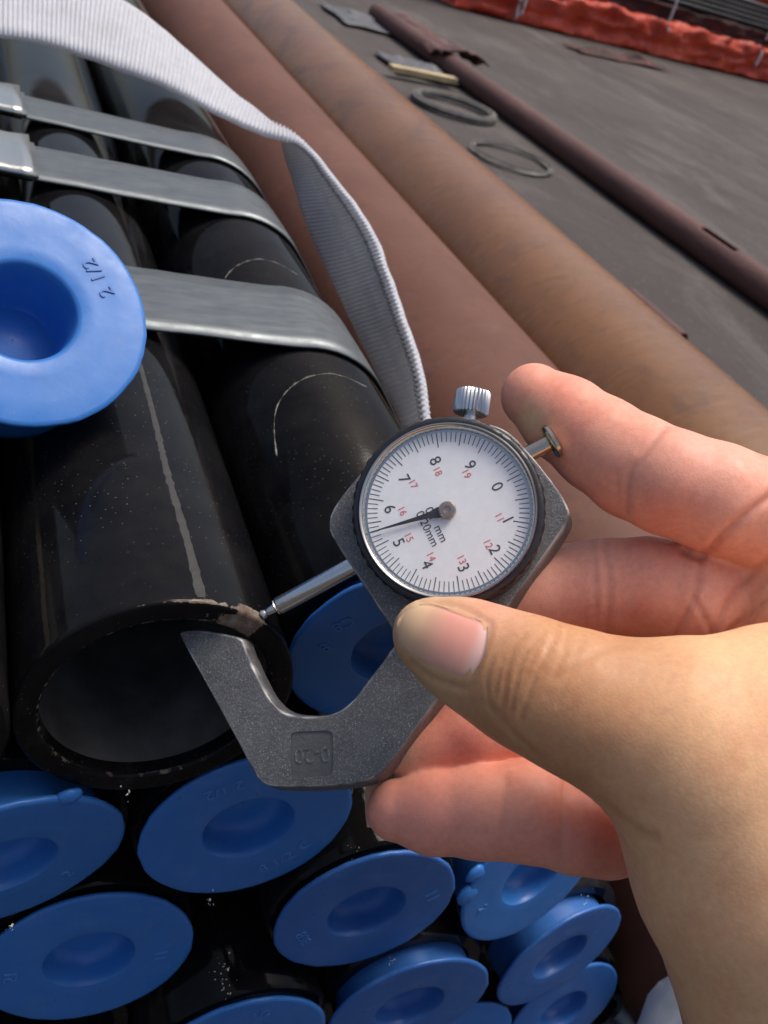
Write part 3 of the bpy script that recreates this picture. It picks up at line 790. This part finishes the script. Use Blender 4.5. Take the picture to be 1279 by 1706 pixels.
def chaikin(P, it=1):
    P = np.asarray(P, float)
    for _ in range(it):
        Q = np.roll(P, -1, 0); P = np.stack([.75 * P + .25 * Q, .25 * P + .75 * Q], 1).reshape(-1, 2)
    return P
def offset(P, d, wdir=None):
    n = len(P); out = []
    for i in range(n):
        t1 = unit(P[i] - P[i - 1]); t2 = unit(P[(i + 1) % n] - P[i]); n1 = np.array([t1[1], -t1[0]]); n2 = np.array([t2[1], -t2[0]])
        m = n1 + n2; l = np.dot(m, m); k = 1. if wdir is None else max(0., float(np.dot(unit(m) * np.sign(d), wdir))) ** .7
        out.append(P[i] + d * k * (2 * m / l if l > .8 else m))
    return np.array(out)
OUTL = [(304, 1051), (330, 1049), (372, 1056), (402, 1063), (407, 1074), (413, 1092), (440, 1150), (456, 1174), (476, 1190), (505, 1195), (545, 1194), (580, 1178), (610, 1141), (650, 1087), (664, 1066),
        (648, 1040), (600, 965), (556, 900), (548, 880), (549, 862), (560, 840), (591, 799), (640, 745), (700, 712), (770, 703), (815, 705), (850, 720), (884, 757), (925, 808), (946, 842), (950, 858), (942, 878), (853, 1003),
        (720, 1178), (648, 1276), (632, 1292), (606, 1304), (545, 1311), (475, 1312), (448, 1310), (434, 1303), (424, 1288), (400, 1243), (300, 1060), (299, 1054)]
TH = 3.4
def frame_mesh():
    P = np.array([gl(x, y, TH) for x, y in OUTL])
    P = chaikin(P, 2)
    area = .5 * np.sum(P[:, 0] * np.roll(P[:, 1], -1) - np.roll(P[:, 0], -1) * P[:, 1])
    if area < 0: P = P[::-1]
    # offset(+) must go outward
    if np.abs(offset(P, .5)).max() and (np.ptp(offset(P, .5)[:, 0]) < np.ptp(P[:, 0])): sg = -1
    else: sg = 1
    n = len(P); DN = unit(gl(660, 1300, TH) - gl(600, 1100, TH))
    rings = [(offset(P, -sg * .5), TH), (offset(P, -sg * .22), TH - .03), (P, TH - .28), (offset(P, sg * .5, DN), 0.), (offset(P, sg * 1.5, DN), -TH + .4), (offset(P, sg * 1.2, DN), -TH)]
    # recessed label pit
    pit = [gl(x, y, TH) for x, y in ((484, 1228), (486, 1222), (494, 1219), (545, 1217), (553, 1220), (555, 1227), (555, 1284), (552, 1290), (546, 1293), (494, 1297), (487, 1294), (485, 1288))]
    V = []; edge = []
    for i, (Q, c) in enumerate(rings):
        for k, q in enumerate(Q):
            j = .10 * nz(q[0] * .9, q[1] * .9, i)
            V.append(gp(q[0] + j, q[1] + j, c))
            e = 0.
            if i in (1, 2): e = max(0., min(1., .25 + 1.3 * nz(q[0] * .35, q[1] * .35, 11) + .6 * nz(q[0] * 1.4, q[1] * 1.4, 5)))
            edge.append(e)
    F = []
    for i in range(len(rings) - 1):
        for k in range(n):
            F.append([i * n + k, i * n + (k + 1) % n, (i + 1) * n + (k + 1) % n, (i + 1) * n + k])
    b0 = len(V)
    for q in pit: V.append(gp(q[0], q[1], TH)); edge.append(0.)
    for q in pit: V.append(gp(q[0] * 1, q[1], TH - .32)); edge.append(0.)
    m = len(pit)
    tri = tessellate_polygon([[Vector((q[0], q[1], 0)) for q in rings[0][0]], [Vector((q[0], q[1], 0)) for q in pit]])
    idx = list(range(n)) + [b0 + k for k in range(m)]
    F += [[idx[a], idx[b], idx[c]] for a, b, c in tri]
    F += [[b0 + k, b0 + (k + 1) % m, b0 + m + (k + 1) % m, b0 + m + k] for k in range(m)]
    tri = tessellate_polygon([[Vector((q[0], q[1], 0)) for q in rings[-1][0]]]); o_ = (len(rings) - 1) * n
    F += [[o_ + a, o_ + b, o_ + c] for a, b, c in tri]
    V = np.array(V)
    bm = bmesh.new(); vs = [bm.verts.new(v) for v in V]
    for f in F:
        try: bm.faces.new([vs[i] for i in f])
        except ValueError: pass
    bmesh.ops.recalc_face_normals(bm, faces=bm.faces); bm.verts.index_update()
    F = [[v.index for v in f.verts] for f in bm.faces]; bm.free()
    o = mk('frame', V, F, MCAST, gauge, auto=38); set_attr(o, 'edge', edge)
    for p in o.data.polygons:
        if len(p.vertices) == 3: p.use_smooth = False
    # pit floor and raised figures (upside down in this grip)
    fl = [gp(q[0], q[1], TH - .28) for q in pit]
    lp = mk('range_label', fl, [list(range(m))], MDOT, o, smooth=False)
    c = gl(521, 1256, TH - .5); r_ = gl(470, 1259, TH - .5) - c; r_ = unit(r_); up_ = np.array([-r_[1], r_[0]]); d = gl(521, 1300, TH) - gl(521, 1200, TH)
    if np.dot(up_, d) < 0: up_ = -up_
    rr = r_[0] * GS + r_[1] * GU; uu = up_[0] * GS + up_[1] * GU
    V, F = put_text('0-20', 4.3, .20, gp(c[0], c[1], TH - .30), rr, uu, GN, .95)
    mk('raised_figures', V, F, MCAST, o, smooth=False)
    return o
frame = frame_mesh()

# dial housing
CF = TH + 5.4                                   # dial face height
dc = gl(746, 851, CF); DC = lambda c: gp(dc[0], dc[1], c)
mmpx = np.linalg.norm(gl(846, 851, CF) - dc) / 100
rk, rc1, rc0, rd = 162 * mmpx, 151 * mmpx, 141 * mmpx, 138.5 * mmpx
V, F = lathe([(rk - .3, TH - .2), (rk, TH + .4), (rk, CF + .6), (rk - .35, CF + 1.2), (rk - .9, CF + 1.45), (rc1, CF + 1.45), (rc1 - .1, CF + .2)], DC(0), GN, 160, rmod=lambda t, r, h: 1 + (.006 * (1 if math.sin(48 * t) > 0 else -1) if r > rk - .2 and h < CF + 1 else 0))
mk('black_bezel', V, F, MBEZ, gauge, auto=35)
V, F = lathe([(rc1 - .05, CF + .9), (rc1 - .05, CF + 1.7), (rc1 - .35, CF + 2.05), (rc1 - .75, CF + 1.95), (rc0 + .25, CF + 1.3), (rc0, CF + 1.1), (rc0 - .05, CF + .05), (rd - .4, CF - .02)], DC(0), GN, 140)
mk('chrome_ring', V, F, MCHR, gauge, auto=60)
V, F = lathe([(.05, 0), (rd, 0)], DC(CF), GN, 120); dial = mk('dial_face', V, F, MDIAL, gauge, smooth=False)
# direction of the zero mark
z0 = unit(gl(828, 810, CF) - dc); a_zero = math.atan2(z0[1], z0[0])
cw = np.sign(np.cross(gl(828, 810, CF) - dc, gl(847, 865, CF) - dc))
def dv(val, r, c):
    a = a_zero + cw * val / 10 * 2 * math.pi
    return gp(dc[0] + r * math.cos(a), dc[1] + r * math.sin(a), c)
parts = []
for k in range(100):
    a = a_zero + cw * k / 100 * 2 * math.pi; long_ = k % 5 == 0
    r0, r1 = (rd * (.80 if k % 10 == 0 else .82) if long_ else rd * .86), rd * .985; hw = .095 if long_ else .078
    rad = math.cos(a) * GS + math.sin(a) * GU; tan = -math.sin(a) * GS + math.cos(a) * GU
    c = DC(CF + .05); parts.append(([c + rad * r0 - tan * hw, c + rad * r1 - tan * hw, c + rad * r1 + tan * hw, c + rad * r0 + tan * hw], [[0, 1, 2, 3]]))
V, F = merge(parts); mk('scale_ticks', V, F, MPB, dial, smooth=False)
# all figures stand upright towards the zero mark
up_d = math.cos(a_zero) * GS + math.sin(a_zero) * GU; t2 = unit(np.cross(up_d, GN)); 
rt_d = t2
NUM = [(828, 811), (846, 866), (824, 916), (772, 946), (711, 941), (664, 904), (649, 848), (673, 798), (725, 768), (783, 775)]
RED = [None, (832, 862), (813, 906), (769, 932), (718, 927), (681, 895), (670, 851), (688, 806), (729, 785), (777, 789)]
for k in range(10):
    V, F = put_text(str(k), 3.35, .01, gp(*gl(*NUM[k], CF), CF + .06), rt_d, up_d, GN, .95); mk('numeral', V, F, MPB, dial, smooth=False)
    if k:
        V, F = put_text(str(10 + k), 2.1, .01, gp(*gl(*RED[k], CF), CF + .06), rt_d, up_d, GN, .95); mk('numeral', V, F, MPR, dial, smooth=False)
V, F = put_text('0.1  mm', 2.45, .01, gp(*gl(727, 874, CF), CF + .06), rt_d, up_d, GN, .95); mk('unit_text', V, F, MPB, dial, smooth=False)
V, F = put_text('0-20mm', 2.45, .01, gp(*gl(712, 881, CF), CF + .06), rt_d, up_d, GN, .95); mk('unit_text', V, F, MPB, dial, smooth=False)
# needle
tip = gl(616, 887, CF + .9) - dc; L = np.linalg.norm(tip); nd = tip / L; nx = nd[0] * GS + nd[1] * GU; ny = unit(np.cross(GN, nx))
P = []
for (s, hw) in ((-1.2, .8), (0, 1.25), (2.2, 1.05), (3.6, .62), (6.5, .42), (L * .72, .22), (L, .06)):
    for q in (-1, 1):
        for c in (.75, .95): P.append(DC(CF + c) + nx * s + ny * hw * q)
F = []
for i in range(6):
    a = i * 4; b = a + 4
    F += [[a, b, b + 1, a + 1], [a + 2, a + 3, b + 3, b + 2], [a + 1, b + 1, b + 3, a + 3], [a, a + 2, b + 2, b]]
mk('needle', P, F, MNEED, gauge, smooth=False)
V, F = lathe([(1.75, CF + .2), (1.75, CF + 1.25), (1.5, CF + 1.5), (.8, CF + 1.55), (.7, CF + 1.35), (.02, CF + 1.3)], DC(0), GN, 32); mk('needle_hub', V, F, MHUB, gauge, auto=40)
# watch glass
prof = [(r, CF + 1.75 + .5 * (1 - (r / rc0) ** 2)) for r in np.linspace(.02, rc0 + .15, 9)]
V, F = lathe(prof, DC(0), GN, 64); gl_o = mk('watch_glass', V, F, MGLASS, gauge)

# lower spindle with its fine tip
def axis_pt(px, py): q = gl(px, py, 0); return q
a_in = gl(596, 940, 0)[0]; a_sh = gl(462, 1013, 0)[0]
V, F = lathe([(1.95, a_in + 6), (1.95, a_sh + .6), (1.75, a_sh + .3), (1.6, a_sh + .1), (1.75, a_sh - .1), (1.35, a_sh - .4), (.55, a_sh - .5)], PT, GS, 32)
V2, F2 = lathe([(1.0, a_sh - .45), (.85, 1.9), (.7, 1.5), (.95, 1.05), (1.0, .6), (.65, .25), (.02, .05)], PT, GS, 24)
V, F = merge([(V, F), (V2, F2)]); mk('spindle', V, F, MSTEEL, gauge, auto=40)
# upper plunger with its button
a0_ = gl(872, 762, 0)[0]; a1_ = gl(916, 737, 0)[0]; ab = gl(893, 750, 0)[1]
PB = gp(0, ab, 0)
V, F = lathe([(1.75, a0_ - 6), (1.75, a1_ - .5), (2.3, a1_ - .4), (3.5, a1_ - .1), (3.8, a1_ + .3), (3.75, a1_ + 1.0), (3.0, a1_ + 1.4), (.02, a1_ + 1.4)], PB, GS, 36)
mk('plunger_button', V, F, MBRASS, gauge, auto=40)
# knurled locking knob on the top edge
kb = gl(781, 676, 1); kt = gl(786, 640, 1); kd = unit(kt - kb); KD = kd[0] * GS + kd[1] * GU
KB = gp(*gl(781, 712, 1), 1)
kk = np.linalg.norm(gl(810, 676, 1) - gl(753, 676, 1)) / 2
h0 = np.linalg.norm(gl(782, 690, 1) - gl(781, 712, 1)); h1 = np.linalg.norm(gl(784, 652, 1) - gl(781, 712, 1))
V, F = lathe([(1.5, -3), (1.5, h0 + .3)], KB, KD, 24); mk('knob_neck', V, F, MSTEEL, gauge)
V, F = lathe([(1.4, h0), (kk * .93, h0), (kk, h0 + .4), (kk, h1 - .4), (kk * .93, h1), (.02, h1 + .1)], KB, KD, 140, rmod=lambda t, r, h: 1 + (.045 * math.sin(28 * t) if r > kk * .9 else 0))
mk('knurled_knob', V, F, MSTEEL, gauge, auto=50)

# ------------------------------------------------------------------ the hand
def Cn(*pts):
    """chain of (px, py, depth, radius px) -> list of cones in camera-axes millimetres"""
    return [(cpt(*p[:3]), p[3] * p[2] / FPX) for p in pts]
INDEX = Cn((890, 660, 205, 55), (940, 697, 203, 70), (1000, 741, 199, 78), (1058, 778, 194, 84), (1120, 805, 188, 87), (1190, 828, 187, 90), (1340, 880, 190, 98))
MIDDLE = Cn((760, 1010, 203, 66), (890, 985, 202, 76), (1010, 980, 199, 80), (1080, 982, 197, 84), (1150, 990, 196, 84), (1300, 1010, 200, 92))
RING = Cn((690, 1238, 198, 64), (790, 1215, 198, 72), (930, 1180, 199, 76), (1060, 1140, 200, 78), (1300, 1100, 203, 90))
PINKY = Cn((662, 1350, 191, 52), (720, 1354, 190, 66), (800, 1352, 189, 74), (880, 1352, 188, 80), (960, 1380, 187, 72), (1010, 1392, 188, 66), (1250, 1350, 200, 80))
THUMB = Cn((715, 1058, 170, 60), (770, 1082, 168, 80), (840, 1116, 165, 93), (900, 1145, 162, 104), (980, 1178, 160, 116), (1090, 1215, 159, 140))
THENAR = Cn((1090, 1215, 159, 135), (1200, 1290, 158, 182), (1270, 1440, 158, 205), (1372, 1620, 162, 232), (1560, 1900, 172, 300), (2000, 2500, 190, 300))
MOUNT = Cn((1180, 1230, 160, 160), (1300, 1230, 160, 180), (1450, 1260, 168, 200))
PALM = Cn((1330, 960, 205, 135), (1345, 1100, 206, 160), (1350, 1300, 206, 180), (1340, 1500, 200, 190), (1330, 1640, 192, 175))
HYPO = Cn((1165, 1470, 186, 95), (1240, 1600, 182, 112), (1310, 1720, 180, 150), (1560, 1950, 178, 260))
WEB = Cn((1200, 985, 199, 62), (1270, 960, 196, 75), (1330, 1010, 190, 110))

def cone(P, ch, k):
    d = None
    for (a, ra), (b, rb) in zip(ch[:-1], ch[1:]):
        ba = b - a; h = np.clip(((P - a) @ ba) / (ba @ ba), 0, 1)
        q = P - a - h[:, None] * ba; e = np.sqrt((q * q).sum(1)) - (ra + (rb - ra) * h)
        d = e if d is None else smin(d, e, k)
    return d
def smin(a, b, k):
    if k <= 0: return np.minimum(a, b)
    h = np.clip(.5 + .5 * (b - a) / k, 0, 1)
    return b * (1 - h) + a * h - k * h * (1 - h)
def groups(P):
    return [cone(P, c, k) for c, k in ((INDEX, 2.), (MIDDLE, 2.), (RING, 2.), (PINKY, 2.), (THUMB, 4.), (THENAR, 6.), (PALM, 8.), (HYPO, 6.), (WEB, 4.), (MOUNT, 5.))]
def sdf(P, G=None):
    i, m, r, p, t, te, pa, hy, we, mo = groups(P) if G is None else G
    body = smin(pa, hy, 6.)
    body = smin(body, we, 3.)
    f = smin(body, i, 1.6); f = smin(f, m, 1.6); f = smin(f, r, 1.2); f = smin(f, p, 1.2)
    th_ = smin(smin(t, te, 5.), mo, 6.)
    return smin(f, th_, 1.2)

def surface_nets(lo, hi, h):
    n = np.ceil((hi - lo) / h / 4).astype(int) * 4
    nb = n // 4
    bi = np.stack(np.meshgrid(*[np.arange(k) for k in nb], indexing='ij'), -1).reshape(-1, 3)
    cen = lo + (bi * 4 + 1.5) * h
    dc_ = sdf(cen)
    D = np.repeat(np.repeat(np.repeat(dc_.reshape(nb).astype(np.float32), 4, 0), 4, 1), 4, 2)
    act = bi[np.abs(dc_) < 4.6 * h]
    loc = np.stack(np.meshgrid(*[np.arange(4)] * 3, indexing='ij'), -1).reshape(-1, 3)
    idx = (act[:, None] * 4 + loc[None]).reshape(-1, 3)
    for s in range(0, len(idx), 400000):
        q = idx[s:s + 400000]; D[q[:, 0], q[:, 1], q[:, 2]] = sdf(lo + q * h)
    D[0] = D[-1] = 5; D[:, 0] = D[:, -1] = 5; D[:, :, 0] = D[:, :, -1] = 5
    ins = D < 0
    c = sum(ins[i:D.shape[0] - 1 + i, j:D.shape[1] - 1 + j, k:D.shape[2] - 1 + k].astype(np.int8) for i in (0, 1) for j in (0, 1) for k in (0, 1))
    cells = np.argwhere((c > 0) & (c < 8)); vid = -np.ones(c.shape, np.int64); vid[tuple(cells.T)] = np.arange(len(cells))
    acc = np.zeros((len(cells), 3)); cnt = np.zeros(len(cells))
    corners = [(i, j, k) for i in (0, 1) for j in (0, 1) for k in (0, 1)]
    val = {o: D[cells[:, 0] + o[0], cells[:, 1] + o[1], cells[:, 2] + o[2]] for o in corners}
    for o in corners:
        for ax in range(3):
            if o[ax] == 0:
                o2 = list(o); o2[ax] = 1; o2 = tuple(o2); a, b = val[o], val[o2]; mk_ = (a < 0) != (b < 0)
                t = np.where(mk_, a / np.where(mk_, a - b, 1), 0); p = np.array(o, float)[None].repeat(len(cells), 0); p[:, ax] += t
                acc += p * mk_[:, None]; cnt += mk_
    V = lo + (cells + acc / cnt[:, None]) * h
    F = []
    for ax in range(3):
        b_, c_ = (ax + 1) % 3, (ax + 2) % 3
        sl0 = [slice(None)] * 3; sl1 = [slice(None)] * 3; sl0[ax] = slice(0, -1); sl1[ax] = slice(1, None)
        A0, A1 = ins[tuple(sl0)], ins[tuple(sl1)]; e = np.argwhere(A0 != A1)
        e = e[(e[:, b_] > 0) & (e[:, c_] > 0) & (e[:, b_] < D.shape[b_] - 1) & (e[:, c_] < D.shape[c_] - 1)]
        flip = A0[tuple(e.T)]
        def g(db, dcc):
            q = e.copy(); q[:, b_] += db; q[:, c_] += dcc; return vid[tuple(q.T)]
        q = np.stack([g(-1, -1), g(0, -1), g(0, 0), g(-1, 0)], 1); q[~flip] = q[~flip][:, ::-1]; F.append(q)
    F = np.concatenate(F); F = F[(F >= 0).all(1)]
    return V, F

# creases: (polyline in picture places, half width px, depth mm)
CREASES = [
 ([(1112, 704), (1072, 758), (1048, 795), (1044, 850)], 6, .36), ([(1028, 792), (1031, 838)], 5, .18), ([(962, 672), (940, 703)], 5, .10), ([(1090, 712), (1062, 752)], 4, .12),
 ([(1285, 826), (1218, 878), (1172, 925), (1140, 918)], 7, .75),
 ([(1009, 900), (1015, 980), (1010, 1055)], 6, .34), ([(990, 910), (995, 1045)], 5, .16), ([(1035, 915), (1036, 1040)], 5, .06),
 ([(1170, 922), (1157, 990), (1118, 1075)], 6, .42), ([(1156, 996), (1180, 1040), (1190, 1062)], 5, .30),
 ([(1290, 922), (1232, 978), (1184, 1062)], 6, .45), ([(1290, 985), (1206, 1060)], 5, .4),
 ([(942, 1300), (938, 1350), (932, 1440)], 6, .36), ([(842, 1300), (828, 1430)], 6, .14), ([(925, 1295), (922, 1430)], 5, .12),
 # thumb
 ([(874, 1056), (856, 1080), (843, 1130), (836, 1188)], 3.2, .20), ([(894, 1066), (870, 1102), (858, 1150), (851, 1186)], 3.2, .18), ([(930, 1042), (915, 1082), (888, 1138), (868, 1198)], 3.5, .24),
 ([(822, 1095), (811, 1130), (815, 1170)], 3, .15), ([(948, 1052), (936, 1098), (908, 1160)], 3.5, .12), ([(908, 1052), (884, 1108), (864, 1188)], 3, .13), ([(860, 1060), (838, 1100), (824, 1160)], 3, .12), ([(970, 1060), (955, 1110), (928, 1178)], 3.5, .09),
 ([(880, 1085), (866, 1110)], 2.5, .10), ([(902, 1105), (886, 1130), (878, 1165)], 2.5, .10), ([(925, 1085), (905, 1125)], 2.5, .09), ([(846, 1150), (842, 1195)], 2.5, .09),
 ([(1000, 1335), (1040, 1368), (1088, 1396)], 9, .30), ([(815, 1175), (860, 1225), (900, 1262)], 5, .18),
 ([(1060, 1062), (1000, 1085), (930, 1130)], 8, .16),
 ([(700, 1003), (760, 1008), (800, 1028), (817, 1042), (806, 1085), (782, 1142), (772, 1146), (720, 1128), (688, 1104)], 5, .26),
]
THUMB_FROM = 15
def seg_dist(p, poly):
    d = np.full(len(p), 1e9)
    for a, b in zip(poly[:-1], poly[1:]):
        a = np.array(a, float); b = np.array(b, float); ba = b - a; h = np.clip(((p - a) @ ba) / (ba @ ba), 0, 1)
        d = np.minimum(d, np.sqrt(((p - a - h[:, None] * ba) ** 2).sum(1)))
    return d
def srgb(r, g, b): return np.array([((v / 255 + .055) / 1.055) ** 2.4 if v > 10 else v / 255 / 12.92 for v in (r, g, b)])
def nrm(P, e=.25):
    g = np.stack([sdf(P + np.eye(3)[k] * e) - sdf(P - np.eye(3)[k] * e) for k in range(3)], 1); return g / np.linalg.norm(g, axis=1)[:, None]
def pxof(P): return np.stack([640 + FPX * P[:, 0] / P[:, 2], 853 + FPX * P[:, 1] / P[:, 2]], 1)

def build_hand():
    lo = np.array([-14., -40, 118]); hi = np.array([160., 190, 240])
    V, F = surface_nets(lo, hi, .62)
    N = nrm(V); px = pxof(V); facing = -(N * V).sum(1) / np.linalg.norm(V, axis=1)
    disp = np.zeros(len(V)); dark = np.zeros(len(V))
    Gd = np.stack(groups(V), 1); on_thumb = np.minimum(np.minimum(Gd[:, 4], Gd[:, 5]), Gd[:, 9]) < np.minimum(np.minimum(Gd[:, :4].min(1), Gd[:, 6:9].min(1)), 1e9)
    for ci, (poly, wd, dep) in enumerate(CREASES):
        msk = on_thumb if ci >= THUMB_FROM else ~on_thumb
        jit = np.array([[2.2 * nz(a * .03, b * .03), 2.2 * nz(a * .03, b * .03, 5)] for a, b in px]) if False else 0
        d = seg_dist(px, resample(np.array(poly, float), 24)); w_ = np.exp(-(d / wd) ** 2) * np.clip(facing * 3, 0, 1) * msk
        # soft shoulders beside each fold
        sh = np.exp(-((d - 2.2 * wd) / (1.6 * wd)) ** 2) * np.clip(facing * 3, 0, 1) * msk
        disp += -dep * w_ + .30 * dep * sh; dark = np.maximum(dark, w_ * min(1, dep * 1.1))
    # gentle large-scale unevenness of flesh
    un = np.array([nz(*(p * .06)) * .35 + nz(*(p * .16)) * .07 for p in V])
    V2 = V + N * (disp + un)[:, None]
    G = np.stack(groups(V), 1); W = np.exp(-np.maximum(G, -1) / 1.6); W /= W.sum(1)[:, None]
    pink, tan_, gold, palm = srgb(232, 164, 140), srgb(200, 147, 106), srgb(239, 187, 142), srgb(232, 180, 146)
    cols = np.stack([pink, srgb(238, 174, 150), srgb(236, 156, 132), srgb(236, 160, 137), tan_, gold, palm, srgb(208, 150, 122), palm, gold])
    C = W @ cols
    def spot(x, y, r, col, s, zmax=1e9, grp=None):
        nonlocal C
        q = np.exp(-(((px - np.array([x, y])) ** 2).sum(1)) / r ** 2) * s * (V[:, 2] < zmax)
        if grp is not None: q = q * W[:, grp]
        C = C * (1 - q[:, None]) + q[:, None] * col
    spot(930, 650, 55, srgb(222, 128, 108), .55, grp=0); spot(885, 700, 32, srgb(205, 178, 138), .75, grp=0); spot(1150, 800, 90, srgb(222, 156, 138), .5, grp=0)
    spot(665, 1270, 40, srgb(220, 190, 150), .7, grp=2); spot(760, 1240, 60, srgb(216, 124, 104), .6, grp=2)
    spot(690, 1350, 60, srgb(224, 140, 124), .5, grp=3); spot(990, 1410, 50, srgb(206, 122, 100), .6, grp=3); spot(870, 1330, 50, srgb(220, 160, 138), .5, grp=3)
    spot(690, 1030, 60, srgb(214, 184, 148), .8, grp=4); spot(740, 1140, 55, srgb(214, 180, 140), .7, grp=4); spot(820, 1010, 60, srgb(212, 158, 134), .7, grp=4)
    spot(850, 1120, 70, srgb(176, 122, 84), .6, grp=4); spot(1060, 1090, 80, srgb(176, 128, 92), .5)
    spot(940, 940, 60, srgb(224, 158, 140), .5, grp=1); spot(1060, 990, 60, srgb(218, 140, 118), .5, grp=1)
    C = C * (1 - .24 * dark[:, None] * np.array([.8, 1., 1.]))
    t = empty('hand', WM @ np.array([120., 120, 190]), 'bare hand gripping the dial gauge, index finger pressing its plunger button', 'hand')
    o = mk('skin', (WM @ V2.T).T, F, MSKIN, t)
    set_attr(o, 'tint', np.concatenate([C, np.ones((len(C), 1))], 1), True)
    return t
hand = build_hand()

def march(Q, z0=120.):
    """first meeting of the sight lines through the picture places Q with the skin"""
    d = np.array([cpt(x, y, 1.) for x, y in Q]); L = np.linalg.norm(d, axis=1); t = np.full(len(d), z0)
    for _ in range(45):
        s = sdf(d * t[:, None]); t = np.minimum(t + s * .85 / L, 230.)
    return d * t[:, None]
def build_nail(name, base, tipp, hw0, hw1, lift, cols, thick=.7):
    base = np.array(base, float); tipp = np.array(tipp, float); ax = tipp - base; pr = np.array([-ax[1], ax[0]]) / np.linalg.norm(ax)
    nu, nv = 26, 17; Q = []; Cc = []; ED_ = []
    for i in range(nu):
        f = i / (nu - 1)
        for j in range(nv):
            g = 2 * j / (nv - 1) - 1
            e = math.sqrt(max(0., 1 - (2 * max(0, f - .5)) ** 3.0)) if f > .5 else 1
            wid = (hw0 + (hw1 - hw0) * f) * max(e, .12) * (1 - .14 * max(0., 1 - f / .16) ** 2)
            back_ = .07 * math.cos(g * 1.57)             # curved cuticle line
            Q.append(base + ax * (f - back_ * (1 - f)) + pr * g * wid)
            ED_.append(min(1, (1 - abs(g)) * 4) ** .6 * min(1, f * 9) ** .6); Cc.append((*cols(f, g), 1))
    P = march(Q); P = P + nrm(P) * (lift * (-.35 + 1.35 * np.array(ED_)))[:, None]
    P = np.array(P); Nn = nrm(P)
    Q = P - Nn * thick
    F = [[i * nv + j, i * nv + j + 1, (i + 1) * nv + j + 1, (i + 1) * nv + j] for i in range(nu - 1) for j in range(nv - 1)]
    nn = len(P); F2 = [[a + nn for a in f[::-1]] for f in F]
    rim = [j for j in range(nv)] + [i * nv + nv - 1 for i in range(1, nu)] + [(nu - 1) * nv + j for j in range(nv - 2, -1, -1)] + [i * nv for i in range(nu - 2, 0, -1)]
    F3 = [[rim[k], rim[(k + 1) % len(rim)], rim[(k + 1) % len(rim)] + nn, rim[k] + nn] for k in range(len(rim))]
    V = (WM @ np.vstack([P, Q]).T).T
    o = mk(name, V, F + F2 + F3, MNAIL, hand)
    set_attr(o, 'tint', Cc + Cc, True)
def thumb_col(f, g):
    pinkn, pale, yell, moon = srgb(228, 158, 140), srgb(222, 176, 152), srgb(218, 180, 142), srgb(226, 180, 170)
    c = pinkn
    k = np.clip((f - .45) / .35, 0, 1); c = c * (1 - k) + yell * k
    k = np.clip((.20 - f - .05 * abs(g)) / .10, 0, 1); c = c * (1 - k) + moon * k
    k = np.clip((-g - .1) / .8, 0, 1) * .6; c = c * (1 - k) + pale * k
    return c
build_nail('thumb_nail', (797, 1088), (664, 1036), 53, 49, .16, thumb_col)
def side_nail():
    """little finger nail seen edge-on: a thin curved plate wrapped on the far side of the tip"""
    a, ra = PINKY[0]; ax = unit(PINKY[0][0] - PINKY[1][0]); out = unit(np.array([-.5, -.05, .85])); out = unit(out - ax * (out @ ax)); sd_ = np.cross(ax, out)
    P = []
    for lay in (0, .5):
        for i in range(10):
            f = i / 9 * 9.7 - 2.0
            for j in range(9):
                g = (j / 8 * 2 - 1) * 1.0
                r = ra * (1.03 - .010 * max(0, f - 4)) - lay
                P.append(a + ax * f * (1 - .12 * g * g) + r * (math.cos(g) * out + math.sin(g) * sd_))
    F = [[l * 90 + i * 9 + j, l * 90 + i * 9 + j + 1, l * 90 + (i + 1) * 9 + j + 1, l * 90 + (i + 1) * 9 + j] for l in (0, 1) for i in range(9) for j in range(8)]
    rim = list(range(9)) + [i * 9 + 8 for i in range(1, 10)] + [81 + j for j in range(7, -1, -1)] + [i * 9 for i in range(8, 0, -1)]
    F += [[rim[k], rim[(k + 1) % len(rim)], rim[(k + 1) % len(rim)] + 90, rim[k] + 90] for k in range(len(rim))]
    o = mk('little_finger_nail', (WM @ np.array(P).T).T, F, MNAIL, hand); set_attr(o, 'tint', [(*srgb(205, 172, 142), 1)] * len(P), True)
side_nail()
